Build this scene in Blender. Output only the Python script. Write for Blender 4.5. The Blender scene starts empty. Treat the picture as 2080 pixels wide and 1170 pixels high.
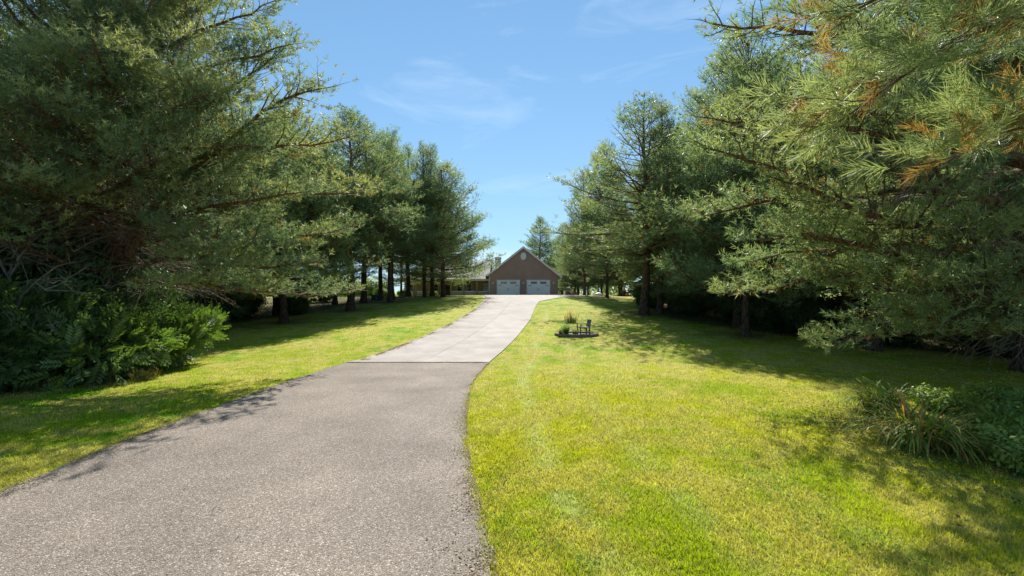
import bpy, math, random
import numpy as np
from mathutils import Vector
sc = bpy.context.scene
R = math.radians
rs = np.random.RandomState(7)

# ------------------------------------------------------------------ camera, sky, sun, exposure
EYE = 2.25
cam_d = bpy.data.cameras.new('camera'); cam = bpy.data.objects.new('camera', cam_d)
sc.collection.objects.link(cam); sc.camera = cam
cam.location = (0, 0, EYE); cam.rotation_euler = (R(90), 0, 0)
cam_d.sensor_width = 36; cam_d.lens = 16.0; cam_d.shift_y = 0.0014
cam_d.clip_start = 0.05; cam_d.clip_end = 5000

SUN_EL, SUN_AZ = 43, 4            # azimuth measured from +Y, negative = to the left
w = bpy.data.worlds.new('World'); sc.world = w; w.use_nodes = True
nt = w.node_tree; N = nt.nodes; Lk = nt.links
bg = N['Background']
sky = N.new('ShaderNodeTexSky'); sky.sky_type = 'NISHITA'; sky.sun_disc = False
sky.sun_elevation = R(SUN_EL); sky.sun_rotation = R(SUN_AZ)
sky.air_density = 1.0; sky.dust_density = 0.0; sky.ozone_density = 3.0; sky.altitude = 300
tc = N.new('ShaderNodeTexCoord')
mp = N.new('ShaderNodeMapping'); mp.inputs['Scale'].default_value = (1.3, 1.3, 4.2); mp.inputs['Rotation'].default_value = (0.25, -0.5, 0.3)
Lk.new(tc.outputs['Generated'], mp.inputs['Vector'])
n1 = N.new('ShaderNodeTexNoise'); n1.inputs['Scale'].default_value = 1.6; n1.inputs['Detail'].default_value = 9; n1.inputs['Roughness'].default_value = .6; n1.inputs['Distortion'].default_value = 1.1
Lk.new(mp.outputs[0], n1.inputs['Vector'])
cr = N.new('ShaderNodeValToRGB'); cr.color_ramp.elements[0].position = .50; cr.color_ramp.elements[1].position = .82
cr.color_ramp.elements[1].color = (.55, .55, .55, 1)
Lk.new(n1.outputs[0], cr.inputs[0])
# film-like shoulder on the sky radiance: a*c/(1+c/k) per channel
v1 = N.new('ShaderNodeVectorMath'); v1.operation = 'DIVIDE'; v1.inputs[1].default_value = (5, 6, 8); Lk.new(sky.outputs[0], v1.inputs[0])
v2 = N.new('ShaderNodeVectorMath'); v2.operation = 'ADD'; v2.inputs[1].default_value = (1, 1, 1); Lk.new(v1.outputs[0], v2.inputs[0])
v3 = N.new('ShaderNodeVectorMath'); v3.operation = 'DIVIDE'; Lk.new(sky.outputs[0], v3.inputs[0]); Lk.new(v2.outputs[0], v3.inputs[1])
cap = N.new('ShaderNodeVectorMath'); cap.operation = 'MULTIPLY'; cap.inputs[1].default_value = (.73, .93, .98); Lk.new(v3.outputs[0], cap.inputs[0])
mx = N.new('ShaderNodeMixRGB'); mx.inputs['Color2'].default_value = (3.6, 4.3, 4.9, 1)
Lk.new(cr.outputs[0], mx.inputs['Fac']); Lk.new(cap.outputs[0], mx.inputs['Color1'])
Lk.new(mx.outputs[0], bg.inputs['Color']); bg.inputs['Strength'].default_value = 0.128

sd = bpy.data.lights.new('sun', 'SUN'); sd.energy = 4.3; sd.angle = R(0.53); sd.color = (1, .955, .88)
so = bpy.data.objects.new('sun', sd); sc.collection.objects.link(so)
sdir = Vector((math.sin(R(SUN_AZ)) * math.cos(R(SUN_EL)), math.cos(R(SUN_AZ)) * math.cos(R(SUN_EL)), math.sin(R(SUN_EL))))
so.rotation_euler = sdir.to_track_quat('Z', 'Y').to_euler(); so.location = (-20, 60, 70)
sc.view_settings.view_transform = 'Standard'; sc.view_settings.look = 'None'
sc.view_settings.exposure = 1.05; sc.view_settings.gamma = 1
try: sc.view_settings.use_curve_mapping = False
except Exception: pass
cy = sc.cycles
cy.max_bounces = 5; cy.diffuse_bounces = 3; cy.glossy_bounces = 2; cy.transmission_bounces = 4; cy.transparent_max_bounces = 6
cy.caustics_reflective = False; cy.caustics_refractive = False

# ------------------------------------------------------------------ terrain function
YT = [-40, 0, 8, 14.7, 20, 27, 33, 36, 42, 48, 56, 64, 80, 120, 300, 1200]
DT = [2.6, 2.25, 2.28, 2.38, 2.12, 1.80, 1.36, 1.04, .74, .60, .95, 1.0, 1.6, 2.6, 4, 8]
_yy = np.linspace(-40, 1200, 12401); _dd = np.interp(_yy, YT, DT)
_k = np.hanning(23); _k /= _k.sum(); _ds = np.convolve(np.pad(_dd, 11, mode='edge'), _k, 'valid')
def H(x, y):
    x = np.asarray(x, float); y = np.asarray(y, float)
    z = EYE - np.interp(y, _yy, _ds)
    fade = np.clip(1 - (y - 44) / 10, 0.25, 1)
    z = z - fade * (0.04 * np.clip(x - 6, 0, 16) + 0.03 * np.clip(-x - 5.6, 0, 18))
    return z
def Hf(x, y): return float(H(x, y))
RY = [-30, 0, 3.6, 5, 5.8, 7.2, 8.4, 10.6, 12.6, 14.66, 16.8, 20, 26.9, 33.3, 36.9, 38.2, 39.8, 41.5, 44, 46, 48, 56]
RX = [2.0, .35, -.14, -.4, -.56, -.76, -.87, -.98, -.92, -.76, -.33, .2, 1.08, 1.69, 2.2, 2.7, 3.4, 4.3, 6.3, 8.2, 9.4, 10.2]
LY = [-30, 0, 5, 6.2, 7.6, 10.2, 12.3, 14.69, 14.71, 20, 27, 33, 37, 43.5, 48, 56]
LX = [-5.0, -5.5, -5.68, -5.78, -5.77, -5.72, -5.6, -5.35, -5.08, -3.98, -3.17, -2.59, -2.31, -2.59, -3.0, -3.05]
def smooth_edge(ys, xs, y): 
    y = np.asarray(y, float)
    return (np.interp(y - .5, ys, xs) + np.interp(y, ys, xs) + np.interp(y + .5, ys, xs)) / 3
def XR(y): return smooth_edge(RY, RX, y)
def XL(y): return np.where(np.abs(np.asarray(y, float) - 14.7) < .55, np.interp(y, LY, LX), smooth_edge(LY, LX, y))

# smooth value noise
_tab = np.random.RandomState(3).rand(256, 256)
def vn(x, y, s, o=0):
    x = np.asarray(x, float) / s + 17.3 * (o + 1); y = np.asarray(y, float) / s + 9.1 * (o + 1)
    xi = np.floor(x).astype(int); yi = np.floor(y).astype(int); fx = x - xi; fy = y - yi
    fx = fx * fx * (3 - 2 * fx); fy = fy * fy * (3 - 2 * fy)
    g = lambda a, b: _tab[a % 256, b % 256]
    return (g(xi, yi) * (1 - fx) + g(xi + 1, yi) * fx) * (1 - fy) + (g(xi, yi + 1) * (1 - fx) + g(xi + 1, yi + 1) * fx) * fy
def fbm(x, y, s, o=0): return .5 * vn(x, y, s, o) + .3 * vn(x, y, s / 2.1, o + 3) + .2 * vn(x, y, s / 4.3, o + 5)

TRK = np.array([(.82, 3.6), (.61, 5.1), (.48, 6.3), (.29, 7.75), (.24, 10.1), (.55, 14.5), (.99, 18.2), (1.47, 22.6), (2.15, 29.2), (2.7, 34)])
GREEN = np.array((.150, .320, .006)); YEL = np.array((.40, .405, .016)); DRY = np.array((.44, .41, .09)); PALE = np.array((.50, .52, .27)); SOIL = np.array((.085, .055, .033)); MULCH = np.array((.36, .20, .11))
def smst(a, b, v): t = np.clip((v - a) / (b - a), 0, 1); return t * t * (3 - 2 * t)
def lawn_tint(x, y):
    x = np.asarray(x, float); y = np.asarray(y, float)
    a = smst(.38, .66, fbm(x, y, 2.6)); right = smst(-1.5, .3, x - XR(y))
    yel = np.clip(a * .55 + right * (.30 + .35 * smst(17, 9, y)), 0, 1) 
    yel = yel * (1 - .55 * smst(20, 28, y) * right) + (1 - right) * .12 * smst(13, 17, y)
    c = GREEN * (1 - yel[..., None]) + YEL * yel[..., None]
    d = smst(.45, .75, fbm(x, y, .33, 7)) * smst(.35, .65, fbm(x, y, 3.5, 11)) * (.12 + .4 * right)
    c = c * (1 - d[..., None]) + DRY * d[..., None]
    tx = np.interp(y, TRK[:, 1], TRK[:, 0]); 
    for off, wd, am in ((0, .17, .70), (1.3, .20, .42), (2.6, .22, .22)):
        t = np.exp(-((x - tx - off - .08 * np.sin(y * .9)) / wd) ** 2) * am * (.66 + .34 * fbm(x, y, .22, 20)) * smst(34, 28, y)
        c = c * (1 - t[..., None]) + PALE * t[..., None]
    # worn soil along the asphalt
    for e in (x - XR(y), XL(y) - x):
        s = np.exp(-(np.clip(e, 0, 9) / .10) ** 2) * smst(.35, .6, fbm(x, y, .5, 31))
        c = c * (1 - s[..., None]) + DRY * s[..., None]
    return c
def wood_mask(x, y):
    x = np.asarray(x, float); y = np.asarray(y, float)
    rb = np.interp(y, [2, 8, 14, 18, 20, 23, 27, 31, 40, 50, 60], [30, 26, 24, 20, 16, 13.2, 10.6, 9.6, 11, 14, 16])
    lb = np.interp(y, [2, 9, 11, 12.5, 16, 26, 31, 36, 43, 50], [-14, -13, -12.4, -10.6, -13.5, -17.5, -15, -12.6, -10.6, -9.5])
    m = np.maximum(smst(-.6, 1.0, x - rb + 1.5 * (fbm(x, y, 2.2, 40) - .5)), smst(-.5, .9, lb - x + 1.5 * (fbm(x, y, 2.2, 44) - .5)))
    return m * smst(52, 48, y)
BASES = [(-11.8, 33.2), (-12.6, 38.6), (-10.9, 41.5), (-12.6, 43.5), (-10.6, 46.5), (-8.7, 45.2), (-8.2, 46.6), (-6.8, 43.2), (8.8, 30.2), (9.9, 30.6), (11.3, 22), (9.3, 44.5), (7.9, 49.5), (-10.2, 38.2), (-13.8, 27.5), (-9.6, 50)]
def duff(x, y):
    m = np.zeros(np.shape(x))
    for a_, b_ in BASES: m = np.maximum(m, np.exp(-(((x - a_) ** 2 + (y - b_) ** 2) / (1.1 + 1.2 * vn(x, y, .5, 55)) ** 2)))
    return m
def ground_tint(x, y):
    c = lawn_tint(x, y) * np.where(np.asarray(y) < 14, .9, .9 + .05 * smst(14, 22, np.asarray(y, float)))[..., None]
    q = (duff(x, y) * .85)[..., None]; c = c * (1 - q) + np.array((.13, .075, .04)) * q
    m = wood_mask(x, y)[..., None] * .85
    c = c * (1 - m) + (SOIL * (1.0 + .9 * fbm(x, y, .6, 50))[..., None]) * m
    # mulch by the play yard
    q = (smst(8.6, 10, x) * smst(46.5, 48, y) * smst(60, 58, y))[..., None]
    c = c * (1 - q) + MULCH * q
    # bare bed of the day lilies
    q = np.exp(-(((x - 7.3) / 1.7) ** 2 + ((y - 6.9) / 2.2) ** 2) ** 2)[..., None] * .7
    c = c * (1 - q) + np.array((.10, .085, .045)) * q
    return c

# ------------------------------------------------------------------ helpers
col = sc.collection
def link(o, parent=None):
    col.objects.link(o)
    if parent is not None: o.parent = parent
    return o
def tag(o, label=None, cat=None, group=None, kind=None):
    if label: o['label'] = label
    if cat: o['category'] = cat
    if group: o['group'] = group
    if kind: o['kind'] = kind
    return o
def empty(name, loc=(0, 0, 0), rz=0, **k):
    o = bpy.data.objects.new(name, None); link(o); o.location = loc; o.rotation_euler = (0, 0, rz)
    o.empty_display_size = .1
    return tag(o, **k)
def mesh_np(name, V, F, mat, tint=None, smooth=False):
    """V (n,3), F (m,k) with k 3 or 4; tint per face (m,3)"""
    me = bpy.data.meshes.new(name); V = np.ascontiguousarray(V, np.float32); F = np.ascontiguousarray(F, np.int32)
    m, k = F.shape
    me.vertices.add(len(V)); me.vertices.foreach_set('co', V.ravel())
    me.loops.add(m * k); me.loops.foreach_set('vertex_index', F.ravel())
    me.polygons.add(m); me.polygons.foreach_set('loop_start', np.arange(m, dtype=np.int32) * k)
    if smooth: me.polygons.foreach_set('use_smooth', np.ones(m, bool))
    if tint is not None:
        at = me.attributes.new('tint', 'FLOAT_COLOR', 'FACE')
        c = np.ones((m, 4), np.float32); c[:, :3] = tint; at.data.foreach_set('color', c.ravel())
    me.update(); me.validate()
    if mat: me.materials.append(mat)
    return me
def obj(name, me, parent=None, **k):
    o = bpy.data.objects.new(name, me); link(o, parent); return tag(o, **k)
class G:
    """collects boxes, bars, tubes (quads only) into one mesh"""
    def __init__(s): s.v = []; s.f = []; s.n = 0
    def add(s, V, F): s.v.append(np.asarray(V, float)); s.f += [tuple(int(i) + s.n for i in f) for f in F]; s.n += len(V); return s
    def box(s, x0, x1, y0, y1, z0, z1):
        V = [(x, y, z) for x in (x0, x1) for y in (y0, y1) for z in (z0, z1)]
        return s.add(V, [(0, 1, 3, 2), (4, 6, 7, 5), (0, 4, 5, 1), (2, 3, 7, 6), (0, 2, 6, 4), (1, 5, 7, 3)])
    def prism(s, poly, a, b, axis='y'):
        """extrude a 2D polygon; axis y: poly in xz; axis z: poly in xy; axis x: poly in yz"""
        n = len(poly); P = []
        for t in (a, b):
            for p, q in poly: P.append((p, t, q) if axis == 'y' else (p, q, t) if axis == 'z' else (t, p, q))
        return s.add(P, [tuple(range(n)), tuple(range(2 * n - 1, n - 1, -1))] + [(i, i + n, (i + 1) % n + n, (i + 1) % n) for i in range(n)])
    def tube(s, pts, rad, k=6):
        V, F = tube_arr(np.asarray(pts, float), np.broadcast_to(np.asarray(rad, float), (len(pts),)), k)
        return s.add(V, F)
    def lathe(s, prof, cx=0, cy=0, k=14):
        V = []; F = []
        for r, z in prof: V += [(cx + r * math.cos(6.28318 * i / k), cy + r * math.sin(6.28318 * i / k), z) for i in range(k)]
        for j in range(len(prof) - 1):
            for i in range(k): F.append((j * k + i, j * k + (i + 1) % k, (j + 1) * k + (i + 1) % k, (j + 1) * k + i))
        F.append(tuple(range(k))[::-1]); F.append(tuple(range((len(prof) - 1) * k, len(prof) * k)))
        return s.add(V, F)
    def wheel(s, cx, cy, cz, r, wd, k=16, rin=0):   # axis along X
        V = [(cx + t, cy + r * math.cos(6.28318 * i / k), cz + r * math.sin(6.28318 * i / k)) for t in (-wd / 2, wd / 2) for i in range(k)]
        return s.add(V, [tuple(range(k)), tuple(range(2 * k - 1, k - 1, -1))] + [(i, i + k, (i + 1) % k + k, (i + 1) % k) for i in range(k)])
    def mesh(s, name, mat, smooth=False, bevel=0):
        me = bpy.data.meshes.new(name); me.from_pydata(np.concatenate(s.v).tolist(), [], s.f); me.update()
        if smooth: me.polygons.foreach_set('use_smooth', np.ones(len(me.polygons), bool))
        me.materials.append(mat); return me
    def build(s, name, mat, parent=None, smooth=False, **k): return obj(name, s.mesh(name, mat, smooth), parent, **k)
def tube_arr(P, r, k=6):
    n = len(P); T = np.gradient(P, axis=0); T /= np.linalg.norm(T, axis=1)[:, None] + 1e-9
    ref = np.where(np.abs(T[:, 2:3]) > .9, np.array([[1., 0, 0]]), np.array([[0, 0, 1.]]))
    A = np.cross(T, ref); A /= np.linalg.norm(A, axis=1)[:, None] + 1e-9; B = np.cross(T, A)
    a = np.arange(k) * 2 * np.pi / k
    V = P[:, None] + r[:, None, None] * (A[:, None] * np.cos(a)[None, :, None] + B[:, None] * np.sin(a)[None, :, None])
    i = np.arange(n - 1)[:, None] * k; j = np.arange(k)[None]
    F = np.stack([i + j, i + (j + 1) % k, i + k + (j + 1) % k, i + k + j], -1).reshape(-1, 4)
    return V.reshape(-1, 3), F
class TB:
    """many tubes in numpy"""
    def __init__(s): s.V = []; s.F = []; s.n = 0
    def tube(s, P, r, k=5):
        V, F = tube_arr(np.asarray(P, float), np.asarray(r, float), k); s.V.append(V); s.F.append(F + s.n); s.n += len(V)
    def mesh(s, name, mat): return mesh_np(name, np.concatenate(s.V), np.concatenate(s.F), mat, smooth=True)

# ------------------------------------------------------------------ materials
def mat(name, c, rough=.7, metal=0, noise=0, scale=8, bump=0, bscale=None, spec=.5, stretch=None, c2=None, coat=0):
    m = bpy.data.materials.new(name); m.use_nodes = True; n = m.node_tree.nodes; l = m.node_tree.links; p = n['Principled BSDF']
    p.inputs['Base Color'].default_value = (*c, 1); p.inputs['Roughness'].default_value = rough; p.inputs['Metallic'].default_value = metal
    p.inputs['Specular IOR Level'].default_value = spec
    t = n.new('ShaderNodeTexCoord'); mpn = n.new('ShaderNodeMapping'); l.new(t.outputs['Object'], mpn.inputs[0])
    if stretch: mpn.inputs['Scale'].default_value = stretch
    if noise:
        q = n.new('ShaderNodeTexNoise'); q.inputs['Scale'].default_value = scale; q.inputs['Detail'].default_value = 6; l.new(mpn.outputs[0], q.inputs[0])
        r = n.new('ShaderNodeMapRange'); r.inputs['From Min'].default_value = .3; r.inputs['From Max'].default_value = .7; l.new(q.outputs[0], r.inputs[0])
        x = n.new('ShaderNodeMixRGB'); d = c2 if c2 else tuple(v * (1 - noise) for v in c)
        x.inputs[1].default_value = (*d, 1); x.inputs[2].default_value = (*(tuple(min(1, v * (1 + noise * .5)) for v in c) if not c2 else c), 1)
        l.new(r.outputs[0], x.inputs[0]); l.new(x.outputs[0], p.inputs['Base Color'])
    if bump:
        q = n.new('ShaderNodeTexNoise'); q.inputs['Scale'].default_value = bscale or scale * 3; q.inputs['Detail'].default_value = 5; l.new(mpn.outputs[0], q.inputs[0])
        b = n.new('ShaderNodeBump'); b.inputs['Strength'].default_value = bump; b.inputs['Distance'].default_value = .02; l.new(q.outputs[0], b.inputs['Height']); l.new(b.outputs[0], p.inputs['Normal'])
    return m
def leaf_mat(name, rough=.45, trans=.4, tmul=(1.15, 1.1, .55), spec=.4, var=.12, gain=1.0):
    m = bpy.data.materials.new(name); m.use_nodes = True; n = m.node_tree.nodes; l = m.node_tree.links; p = n['Principled BSDF']
    a = n.new('ShaderNodeAttribute'); a.attribute_name = 'tint'
    oi = n.new('ShaderNodeObjectInfo'); h = n.new('ShaderNodeHueSaturation')
    mr = n.new('ShaderNodeMapRange'); mr.inputs['To Min'].default_value = gain * (1 - var); mr.inputs['To Max'].default_value = gain * (1 + var); l.new(oi.outputs['Random'], mr.inputs[0])
    l.new(mr.outputs[0], h.inputs['Value']); l.new(a.outputs['Color'], h.inputs['Color'])
    l.new(h.outputs[0], p.inputs['Base Color']); p.inputs['Roughness'].default_value = rough; p.inputs['Specular IOR Level'].default_value = spec
    tr = n.new('ShaderNodeBsdfTranslucent'); mm = n.new('ShaderNodeMixRGB'); mm.blend_type = 'MULTIPLY'; mm.inputs[0].default_value = 1; mm.inputs[2].default_value = (*tmul, 1)
    l.new(h.outputs[0], mm.inputs[1]); l.new(mm.outputs[0], tr.inputs[0])
    ms = n.new('ShaderNodeMixShader'); ms.inputs[0].default_value = trans; l.new(p.outputs[0], ms.inputs[1]); l.new(tr.outputs[0], ms.inputs[2])
    l.new(ms.outputs[0], n['Material Output'].inputs[0]); return m
M = {}
M['needle'] = leaf_mat('pine_needles', .5, .5, (1.2, 1.2, .75), .42)
M['leaf'] = leaf_mat('broad_leaves', .52, .38, (1.2, 1.35, .4), .35)
M['clover'] = leaf_mat('clover_leaves', .8, .4, (1.2, 1.3, .4), .1, 0)
M['blade'] = leaf_mat('grass_blades', .55, .40, (1.25, 1.3, .4), .25, 0)
def bark(name, lo, hi, z0, z1):
    m = mat(name, lo, .9, spec=.2); n = m.node_tree.nodes; l = m.node_tree.links; p = n['Principled BSDF']
    t = n.new('ShaderNodeTexCoord'); sx = n.new('ShaderNodeSeparateXYZ'); l.new(t.outputs['Object'], sx.inputs[0])
    mr = n.new('ShaderNodeMapRange'); mr.inputs['From Min'].default_value = z0; mr.inputs['From Max'].default_value = z1; l.new(sx.outputs['Z'], mr.inputs[0])
    mp_ = n.new('ShaderNodeMapping'); mp_.inputs['Scale'].default_value = (9, 9, 2.5); l.new(t.outputs['Object'], mp_.inputs[0])
    q = n.new('ShaderNodeTexNoise'); q.inputs['Scale'].default_value = 2.2; q.inputs['Detail'].default_value = 8; l.new(mp_.outputs[0], q.inputs[0])
    a = n.new('ShaderNodeMixRGB'); a.inputs[1].default_value = (*lo, 1); a.inputs[2].default_value = (*hi, 1); l.new(mr.outputs[0], a.inputs[0])
    d = n.new('ShaderNodeValToRGB'); d.color_ramp.elements[0].position = .38; d.color_ramp.elements[0].color = (.3, .3, .3, 1); d.color_ramp.elements[1].position = .62; d.color_ramp.elements[1].color = (1.15, 1.15, 1.15, 1); l.new(q.outputs[0], d.inputs[0])
    x = n.new('ShaderNodeMixRGB'); x.blend_type = 'MULTIPLY'; x.inputs[0].default_value = 1; l.new(a.outputs[0], x.inputs[1]); l.new(d.outputs[0], x.inputs[2]); l.new(x.outputs[0], p.inputs['Base Color'])
    b = n.new('ShaderNodeBump'); b.inputs['Strength'].default_value = .9; b.inputs['Distance'].default_value = .03; l.new(q.outputs[0], b.inputs['Height']); l.new(b.outputs[0], p.inputs['Normal']); return m
M['bark'] = bark('pine_bark', (.115, .075, .055), (.30, .135, .06), 2.0, 7.0)
M['bark_orange'] = bark('orange_pine_bark', (.17, .095, .060), (.24, .125, .070), 1.0, 7.0)
M['twigbark'] = mat('living_twig', (.10, .085, .045), .8, noise=.3)
M['twig'] = mat('dead_twig', (.20, .15, .115), .9, noise=.5, scale=6)
M['snag'] = mat('grey_dead_wood', (.20, .175, .15), .9, noise=.5, scale=9, bump=.4)
M['stem'] = mat('shrub_stem', (.12, .09, .06), .9, noise=.4)

# ground
g = bpy.data.materials.new('ground'); g.use_nodes = True; n = g.node_tree.nodes; l = g.node_tree.links; p = n['Principled BSDF']
a = n.new('ShaderNodeAttribute'); a.attribute_name = 'tint'
t = n.new('ShaderNodeTexCoord')
q = n.new('ShaderNodeTexNoise'); q.inputs['Scale'].default_value = 28; q.inputs['Detail'].default_value = 8; q.inputs['Roughness'].default_value = .75; l.new(t.outputs['Object'], q.inputs[0])
q2 = n.new('ShaderNodeTexNoise'); q2.inputs['Scale'].default_value = 3.5; q2.inputs['Detail'].default_value = 6; l.new(t.outputs['Object'], q2.inputs[0])
r_ = n.new('ShaderNodeMapRange'); r_.inputs['From Min'].default_value = .3; r_.inputs['From Max'].default_value = .7; r_.inputs['To Min'].default_value = .45; r_.inputs['To Max'].default_value = 1.3; l.new(q.outputs[0], r_.inputs[0])
r2 = n.new('ShaderNodeMapRange'); r2.inputs['From Min'].default_value = .3; r2.inputs['From Max'].default_value = .7; r2.inputs['To Min'].default_value = .8; r2.inputs['To Max'].default_value = 1.15; l.new(q2.outputs[0], r2.inputs[0])
mu = n.new('ShaderNodeMath'); mu.operation = 'MULTIPLY'; l.new(r_.outputs[0], mu.inputs[0]); l.new(r2.outputs[0], mu.inputs[1])
x = n.new('ShaderNodeVectorMath'); x.operation = 'SCALE'; l.new(a.outputs['Color'], x.inputs[0]); l.new(mu.outputs[0], x.inputs['Scale'])
l.new(x.outputs[0], p.inputs['Base Color']); p.inputs['Roughness'].default_value = .9; p.inputs['Specular IOR Level'].default_value = .1
b = n.new('ShaderNodeBump'); b.inputs['Strength'].default_value = .8; b.inputs['Distance'].default_value = .04; l.new(q.outputs[0], b.inputs['Height']); l.new(b.outputs[0], p.inputs['Normal'])
M['ground'] = g

# asphalt: exposed pale aggregate in a grey brown binder
m = bpy.data.materials.new('aggregate_asphalt'); m.use_nodes = True; n = m.node_tree.nodes; l = m.node_tree.links; p = n['Principled BSDF']
t = n.new('ShaderNodeTexCoord')
def vor(scale, rnd=1):
    v = n.new('ShaderNodeTexVoronoi'); v.inputs['Scale'].default_value = scale; v.inputs['Randomness'].default_value = rnd; l.new(t.outputs['Object'], v.inputs['Vector']); return v
v = vor(88); v2 = vor(26)
sep = n.new('ShaderNodeSeparateColor'); l.new(v.outputs['Color'], sep.inputs[0])
cr2 = n.new('ShaderNodeValToRGB'); e = cr2.color_ramp; e.elements[0].color = (.11, .085, .062, 1); e.elements[1].position = 1; e.elements[1].color = (.60, .51, .41, 1)
for ps, c in ((.10, (.19, .154, .118)), (.45, (.255, .210, .166)), (.75, (.305, .254, .204)), (.92, (.39, .33, .27)), (.95, (.48, .42, .36))):
    k = e.elements.new(ps); k.color = (*c, 1)
l.new(sep.outputs[0], cr2.inputs[0])
ed = n.new('ShaderNodeMapRange'); ed.inputs['From Min'].default_value = .25; ed.inputs['From Max'].default_value = .62; ed.inputs['To Min'].default_value = 1.14; ed.inputs['To Max'].default_value = .66; l.new(v.outputs['Distance'], ed.inputs[0])
q = n.new('ShaderNodeTexNoise'); q.inputs['Scale'].default_value = .7; q.inputs['Detail'].default_value = 7; l.new(t.outputs['Object'], q.inputs[0])
qr = n.new('ShaderNodeMapRange'); qr.inputs['From Min'].default_value = .3; qr.inputs['From Max'].default_value = .7; qr.inputs['To Min'].default_value = .72; qr.inputs['To Max'].default_value = 1.12; l.new(q.outputs[0], qr.inputs[0])
mu = n.new('ShaderNodeMath'); mu.operation = 'MULTIPLY'; l.new(ed.outputs[0], mu.inputs[0]); l.new(qr.outputs[0], mu.inputs[1])
x = n.new('ShaderNodeVectorMath'); x.operation = 'SCALE'; l.new(cr2.outputs[0], x.inputs[0]); l.new(mu.outputs[0], x.inputs['Scale']); l.new(x.outputs[0], p.inputs['Base Color'])
b = n.new('ShaderNodeBump'); b.invert = True; b.inputs['Strength'].default_value = .7; b.inputs['Distance'].default_value = .008; l.new(v.outputs['Distance'], b.inputs['Height']); l.new(b.outputs[0], p.inputs['Normal'])
p.inputs['Roughness'].default_value = .85; p.inputs['Specular IOR Level'].default_value = .25
M['asphalt'] = m

# concrete slab with stains
m = mat('concrete', (.33, .305, .285), .85, spec=.3); n = m.node_tree.nodes; l = m.node_tree.links; p = n['Principled BSDF']
t = n.new('ShaderNodeTexCoord'); oi = n.new('ShaderNodeObjectInfo')
geo = n.new('ShaderNodeNewGeometry')
q = n.new('ShaderNodeTexNoise'); q.inputs['Scale'].default_value = 1.1; q.inputs['Detail'].default_value = 9; q.inputs['Roughness'].default_value = .65; l.new(geo.outputs['Position'], q.inputs[0])
q3 = n.new('ShaderNodeTexNoise'); q3.inputs['Scale'].default_value = 60; q3.inputs['Detail'].default_value = 4; l.new(geo.outputs['Position'], q3.inputs[0])
c1 = n.new('ShaderNodeValToRGB'); c1.color_ramp.elements[0].position = .3; c1.color_ramp.elements[0].color = (.275, .243, .212, 1); c1.color_ramp.elements[1].position = .7; c1.color_ramp.elements[1].color = (.39, .35, .315, 1); l.new(q.outputs[0], c1.inputs[0])
ra = n.new('ShaderNodeMapRange'); ra.inputs['To Min'].default_value = .94; ra.inputs['To Max'].default_value = 1.05; l.new(oi.outputs['Random'], ra.inputs[0])
rb = n.new('ShaderNodeMapRange'); rb.inputs['From Min'].default_value = .3; rb.inputs['From Max'].default_value = .7; rb.inputs['To Min'].default_value = .9; rb.inputs['To Max'].default_value = 1.08; l.new(q3.outputs[0], rb.inputs[0])
mu = n.new('ShaderNodeMath'); mu.operation = 'MULTIPLY'; l.new(ra.outputs[0], mu.inputs[0]); l.new(rb.outputs[0], mu.inputs[1])
x = n.new('ShaderNodeVectorMath'); x.operation = 'SCALE'; l.new(c1.outputs[0], x.inputs[0]); l.new(mu.outputs[0], x.inputs['Scale']); l.new(x.outputs[0], p.inputs['Base Color'])
b = n.new('ShaderNodeBump'); b.inputs['Strength'].default_value = .25; b.inputs['Distance'].default_value = .01; l.new(q3.outputs[0], b.inputs['Height']); l.new(b.outputs[0], p.inputs['Normal'])
M['concrete'] = m
M['soil'] = mat('joint_soil', (.16, .13, .09), 1, noise=.4)
M['siding'] = mat('brown_siding', (.42, .28, .215), .6, noise=.12, scale=1.2, spec=.3)
M['white'] = mat('white_trim', (.78, .77, .74), .5, noise=.05, scale=2)
M['cream'] = mat('cream_trim', (.62, .58, .48), .55)
M['door'] = mat('garage_door_paint', (.86, .88, .88), .45, noise=.04, scale=1)
M['glass'] = mat('dark_glass', (.03, .035, .04), .08, spec=.8)
M['black'] = mat('black_iron', (.02, .02, .022), .45)
M['shingle'] = mat('grey_shingle', (.26, .24, .23), .9, noise=.35, scale=14, bump=.4)
M['chimney'] = mat('chimney_stone', (.48, .45, .43), .9, noise=.35, scale=5, bump=.5)
M['wood_door'] = mat('dark_wood_door', (.06, .035, .022), .45, noise=.3, scale=6)
M['block'] = mat('retaining_block', (.20, .165, .14), .95, noise=.4, scale=14, bump=.8, bscale=40)
M['slate'] = mat('slate_blue_paint', (.15, .17, .18), .6, noise=.15, scale=8)
M['chairwood'] = mat('weathered_wood', (.17, .13, .10), .8, noise=.3, scale=9, stretch=(1, 1, 6))
M['red'] = mat('red_plastic', (.55, .03, .02), .35)
M['whitep'] = mat('white_plastic', (.75, .77, .82), .5, noise=.1)
M['green'] = mat('green_paint', (.02, .12, .04), .35)
M['yellow'] = mat('yellow_paint', (.75, .45, .03), .4)
M['rubber'] = mat('rubber', (.02, .02, .02), .85)
M['teal'] = mat('teal_canvas', (.03, .25, .33), .6)
M['cedar'] = mat('cedar_timber', (.30, .115, .05), .75, noise=.3, scale=5, stretch=(4, 4, 1))
M['metal'] = mat('brushed_metal', (.45, .44, .43), .4, .8)
M['brownm'] = mat('brown_enamel', (.22, .12, .085), .5)
M['box'] = mat('dark_green_box', (.02, .028, .024), .6)
M['deadleaf'] = mat('dead_leaf', (.30, .14, .05), .8)

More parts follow.
